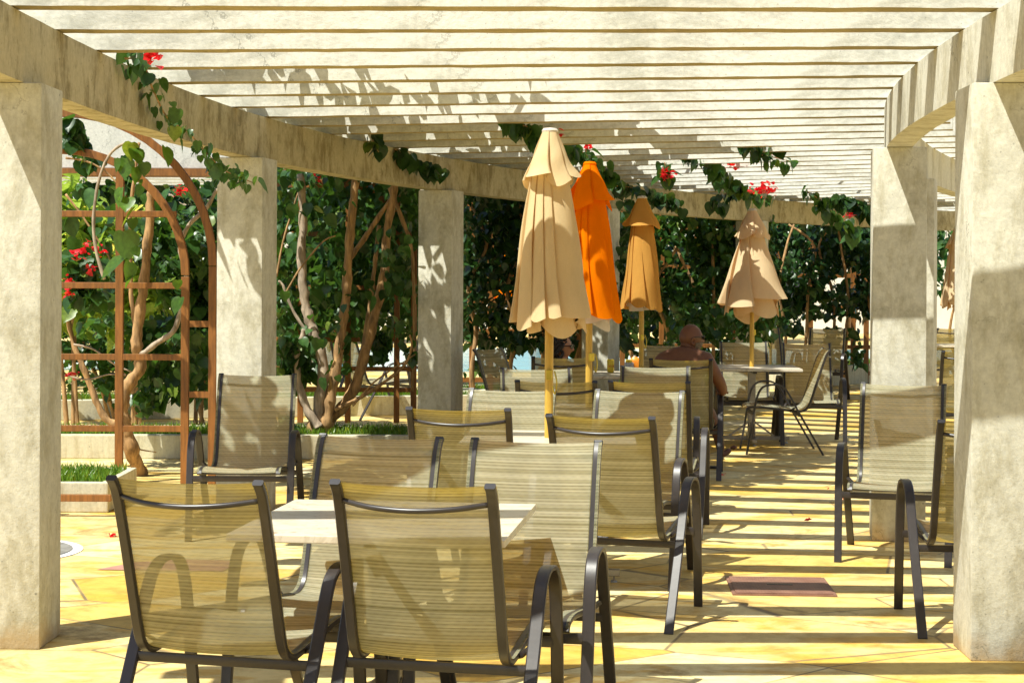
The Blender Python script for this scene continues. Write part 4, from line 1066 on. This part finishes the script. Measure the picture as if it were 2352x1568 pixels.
# feet : heel, ball
J.append((mp(-.01, .30, .055), .034)); E_.append((17, len(J) - 1)); J.append((mp(.01, .44, .035), (.036, .020))); E_.append((len(J) - 2, len(J) - 1))
J.append((mp(.305, .50, .115), .036)); E_.append((21, len(J) - 1)); J.append((mp(.385, .555, .165), (.036, .022))); E_.append((len(J) - 2, len(J) - 1))
football = J[-1][0].copy(); footdir = (J[-1][0] - J[-2][0]).normalized()
body = skinned('body', J, E_, M['skin'], man)
pieces = []
hm = MB(); hc = mp(.045, -.085, 1.125); hyaw = R(18)
hc = Vector((1.452, 13.97, 1.118))
HM = head_mesh(hm, hc, hyaw, 1.0)
pieces.append(hm.build('head', M['skin'], None, smooth='all'))
for (base, d, side) in extra:
    for ch_ in fingers(base + d * .03, d, side, Vector((0, 0, -1))):
        mbf = MB(); mbf.tube(smoothpath(ch_, 3), [.0088] * (3 * (len(ch_) - 1)) + [.0065], 8); pieces.append(mbf.build('finger', M['skin'], None, smooth='all'))
sidev = footdir.cross(Vector((0, 0, 1))).normalized()
for k, (off, ln, rr) in enumerate(((-.026, .030, .0115), (-.010, .026, .009), (.003, .024, .0085), (.015, .020, .008), (.026, .017, .008))):
    b = football + footdir * .018 + sidev * off
    mbf = MB(); mbf.tube([b, b + footdir * ln, b + footdir * (ln + .012) + Vector((0, 0, .004))], [rr, rr, rr * .6], 8); pieces.append(mbf.build('toe', M['skin'], None, smooth='all'))
join_into(body, pieces)
# clothing and details
sh = skinned('shorts', [(mp(0, -.10, .53), (.172, .145)), (mp(-.10, .0, .505), .102), (mp(-.12, .24, .51), .086), (mp(.10, .0, .515), .102), (mp(.15, .26, .53), .088)], [(0, 1), (1, 2), (0, 3), (3, 4)], M['shorts'], man)
def shades(parent, Mx, s=1.0):
    t = MB()
    for sd_ in (-1, 1):
        ring = []; n = 12
        for k in range(n):
            a = 2 * PI * k / n
            yy = sd_ * .034 + .026 * math.cos(a); zz = .008 + .019 * math.sin(a)
            ring.append((yy, zz))
        vs = [Mx @ Vector((.107 - .35 * y * y / .1, y, z)) for y, z in ring] + [Mx @ Vector((.102 - .35 * y * y / .1, y, z)) for y, z in ring]
        t.add(vs, [tuple(range(n)), tuple(reversed(range(n, 2 * n)))] + [(k, (k + 1) % n, n + (k + 1) % n, n + k) for k in range(n)])
        t.tube([Mx @ Vector((.098, sd_ * .060, .014)), Mx @ Vector((.05, sd_ * .079, .014)), Mx @ Vector((-.015, sd_ * .082, .012)), Mx @ Vector((-.03, sd_ * .082, .0))], .0035, 6)
    t.bar(Mx @ Vector((.112, -.012, .014)), Mx @ Vector((.112, .012, .014)), .005, .004)
    return t.build('sunglasses', M['glasses'], parent, smooth=True)
shades(man, HM)
# short grey beard: a thin shell round jaw and chin
bd = MB(); vs = []; nu, nv = 22, 7
for i in range(nv):
    v = R(-68 + i * 9)
    for j in range(nu):
        u = R(-82 + 164 * j / (nu - 1)); d = Vector((math.cos(u) * math.cos(v), math.sin(u) * math.cos(v), math.sin(v)))
        p = Vector((d.x * .106, d.y * .083, d.z * .122)); p.x *= 1 - .06 * (-d.z); p.y *= 1 - .26 * (-d.z); p.x += .010 * math.exp(-(d.y / .3) ** 2)
        vs.append(HM @ p)
bd.add(vs, [(i * nu + j, i * nu + j + 1, (i + 1) * nu + j + 1, (i + 1) * nu + j) for i in range(nv - 1) for j in range(nu - 1)])
bd.build('beard', M['beard'], man, smooth='all')
for i, (xx, yy, a, lab) in enumerate([(1.62, 14.62, -75, 'black flip flop lying flat under the raised foot of the bald man'), (1.40, 14.46, 8, 'black flip flop under the planted foot of the bald man')]):
    t = thing('flip_flop', lab, 'sandal', (xx, yy, 0), R(-a), 'flip flops of the bald man')
    mb = MB(); ol = [(.035, -.13), (.045, -.05), (.047, .06), (.04, .12), (.015, .145), (-.02, .14), (-.04, .10), (-.044, .03), (-.036, -.06), (-.033, -.12), (0, -.145)]
    n = len(ol); mb.add([(a_, b_, .002) for a_, b_ in ol] + [(a_, b_, .020) for a_, b_ in ol], [tuple(range(n)), tuple(reversed(range(n, 2 * n)))] + [(k, (k + 1) % n, n + (k + 1) % n, n + k) for k in range(n)])
    mb.build('sole', M['black_rubber'], t)
    MB().tube(smoothpath([(-.038, -.01, .018), (-.02, .05, .05), (0, .085, .022), (.022, .05, .052), (.040, -.01, .018)], 4), .005, 6).build('strap', M['black_rubber'], t)

# woman: slouched in her chair, curly dark hair and round sunglasses
wo = thing('person', 'dark curly haired woman in round sunglasses sitting low in a chair behind the parasol pole', 'person', (0, 0, 0))
O = Vector((.41, 14.37, 0)); f_ = Vector((0, 1, 0)); s_r = Vector((1, 0, 0))
J = [(mp(0, .0, .52), (.15, .12)), (mp(0, -.09, .66), (.12, .10)), (mp(.0, -.15, .80), (.14, .10)), (mp(.0, -.15, .865), (.11, .07)), (mp(.005, -.12, .92), .045), (mp(.01, -.10, .96), .045),
     (mp(-.15, -.13, .86), .050), (mp(-.22, -.06, .70), .036), (mp(-.22, .14, .68), .028), (mp(-.17, .22, .69), .020),
     (mp(.15, -.13, .86), .050), (mp(.22, -.06, .70), .036), (mp(.24, .14, .68), .028), (mp(.24, .22, .675), .020),
     (mp(-.09, .10, .50), .078), (mp(-.10, .40, .50), .060), (mp(-.10, .44, .25), .044), (mp(-.10, .46, .06), .030), (mp(-.10, .60, .03), (.034, .018)),
     (mp(.09, .10, .50), .078), (mp(.10, .40, .50), .060), (mp(.10, .44, .25), .044), (mp(.10, .46, .06), .030), (mp(.10, .60, .03), (.034, .018)),
     (mp(-.15, .27, .69), (.028, .014)), (mp(.24, .27, .668), (.028, .014))]
E_ = [(0, 1), (1, 2), (2, 3), (3, 4), (4, 5), (3, 6), (6, 7), (7, 8), (8, 9), (3, 10), (10, 11), (11, 12), (12, 13), (0, 14), (14, 15), (15, 16), (16, 17), (17, 18), (0, 19), (19, 20), (20, 21), (21, 22), (22, 23), (9, 24), (13, 25)]
wb = skinned('body', J, E_, M['skin2'], wo)
hm = MB(); wh = Vector((.405, 14.30, 1.030)); WM = head_mesh(hm, wh, R(-14), .95)
pcs = [hm.build('head', M['skin2'], None, smooth='all')]
for base in (mp(-.15, .30, .69), mp(.24, .30, .668)):
    for ch_ in fingers(base, f_, s_r, Vector((0, 0, -1)), .9):
        mbf = MB(); mbf.tube(smoothpath(ch_, 3), [.0078] * (3 * (len(ch_) - 1)) + [.006], 8); pcs.append(mbf.build('finger', M['skin2'], None, smooth='all'))
join_into(wb, pcs)
shades(wo, WM @ Matrix.Scale(1.12, 4))
hr = MB(); rr = random.Random(9)
for k in range(230):       # curls
    u = rr.uniform(R(68), R(292)); v = rr.uniform(R(-35), R(88))
    if rr.random() < .25: u = rr.uniform(0, 2 * PI); v = rr.uniform(R(46), R(88))
    d = Vector((math.cos(u) * math.cos(v), math.sin(u) * math.cos(v), math.sin(v)))
    p = Vector((d.x * .105, d.y * .088, d.z * .125)); t1 = d.cross(Vector((0, 0, 1))); t1 = t1.normalized() if t1.length > .01 else Vector((1, 0, 0)); t2 = d.cross(t1)
    L_ = rr.uniform(.05, .11); pts = []
    a0 = rr.uniform(0, 6)
    for q in range(8):
        a = a0 + q * 1.15; pts.append(WM @ (p + d * (.006 + .012 * math.cos(a)) + t1 * .012 * math.sin(a) - Vector((0, 0, 1)) * L_ * q / 8 + d * .012 * q / 8))
    hr.tube(pts, [.009, .010, .010, .010, .009, .008, .006, .003], 6)
hr.build('hair', M['hair'], wo, smooth='all')
skinned('swimsuit', [(mp(0, .0, .52), (.158, .128)), (mp(0, -.09, .66), (.128, .108)), (mp(.0, -.15, .78), (.147, .107))], [(0, 1), (1, 2)], M['top'], wo)
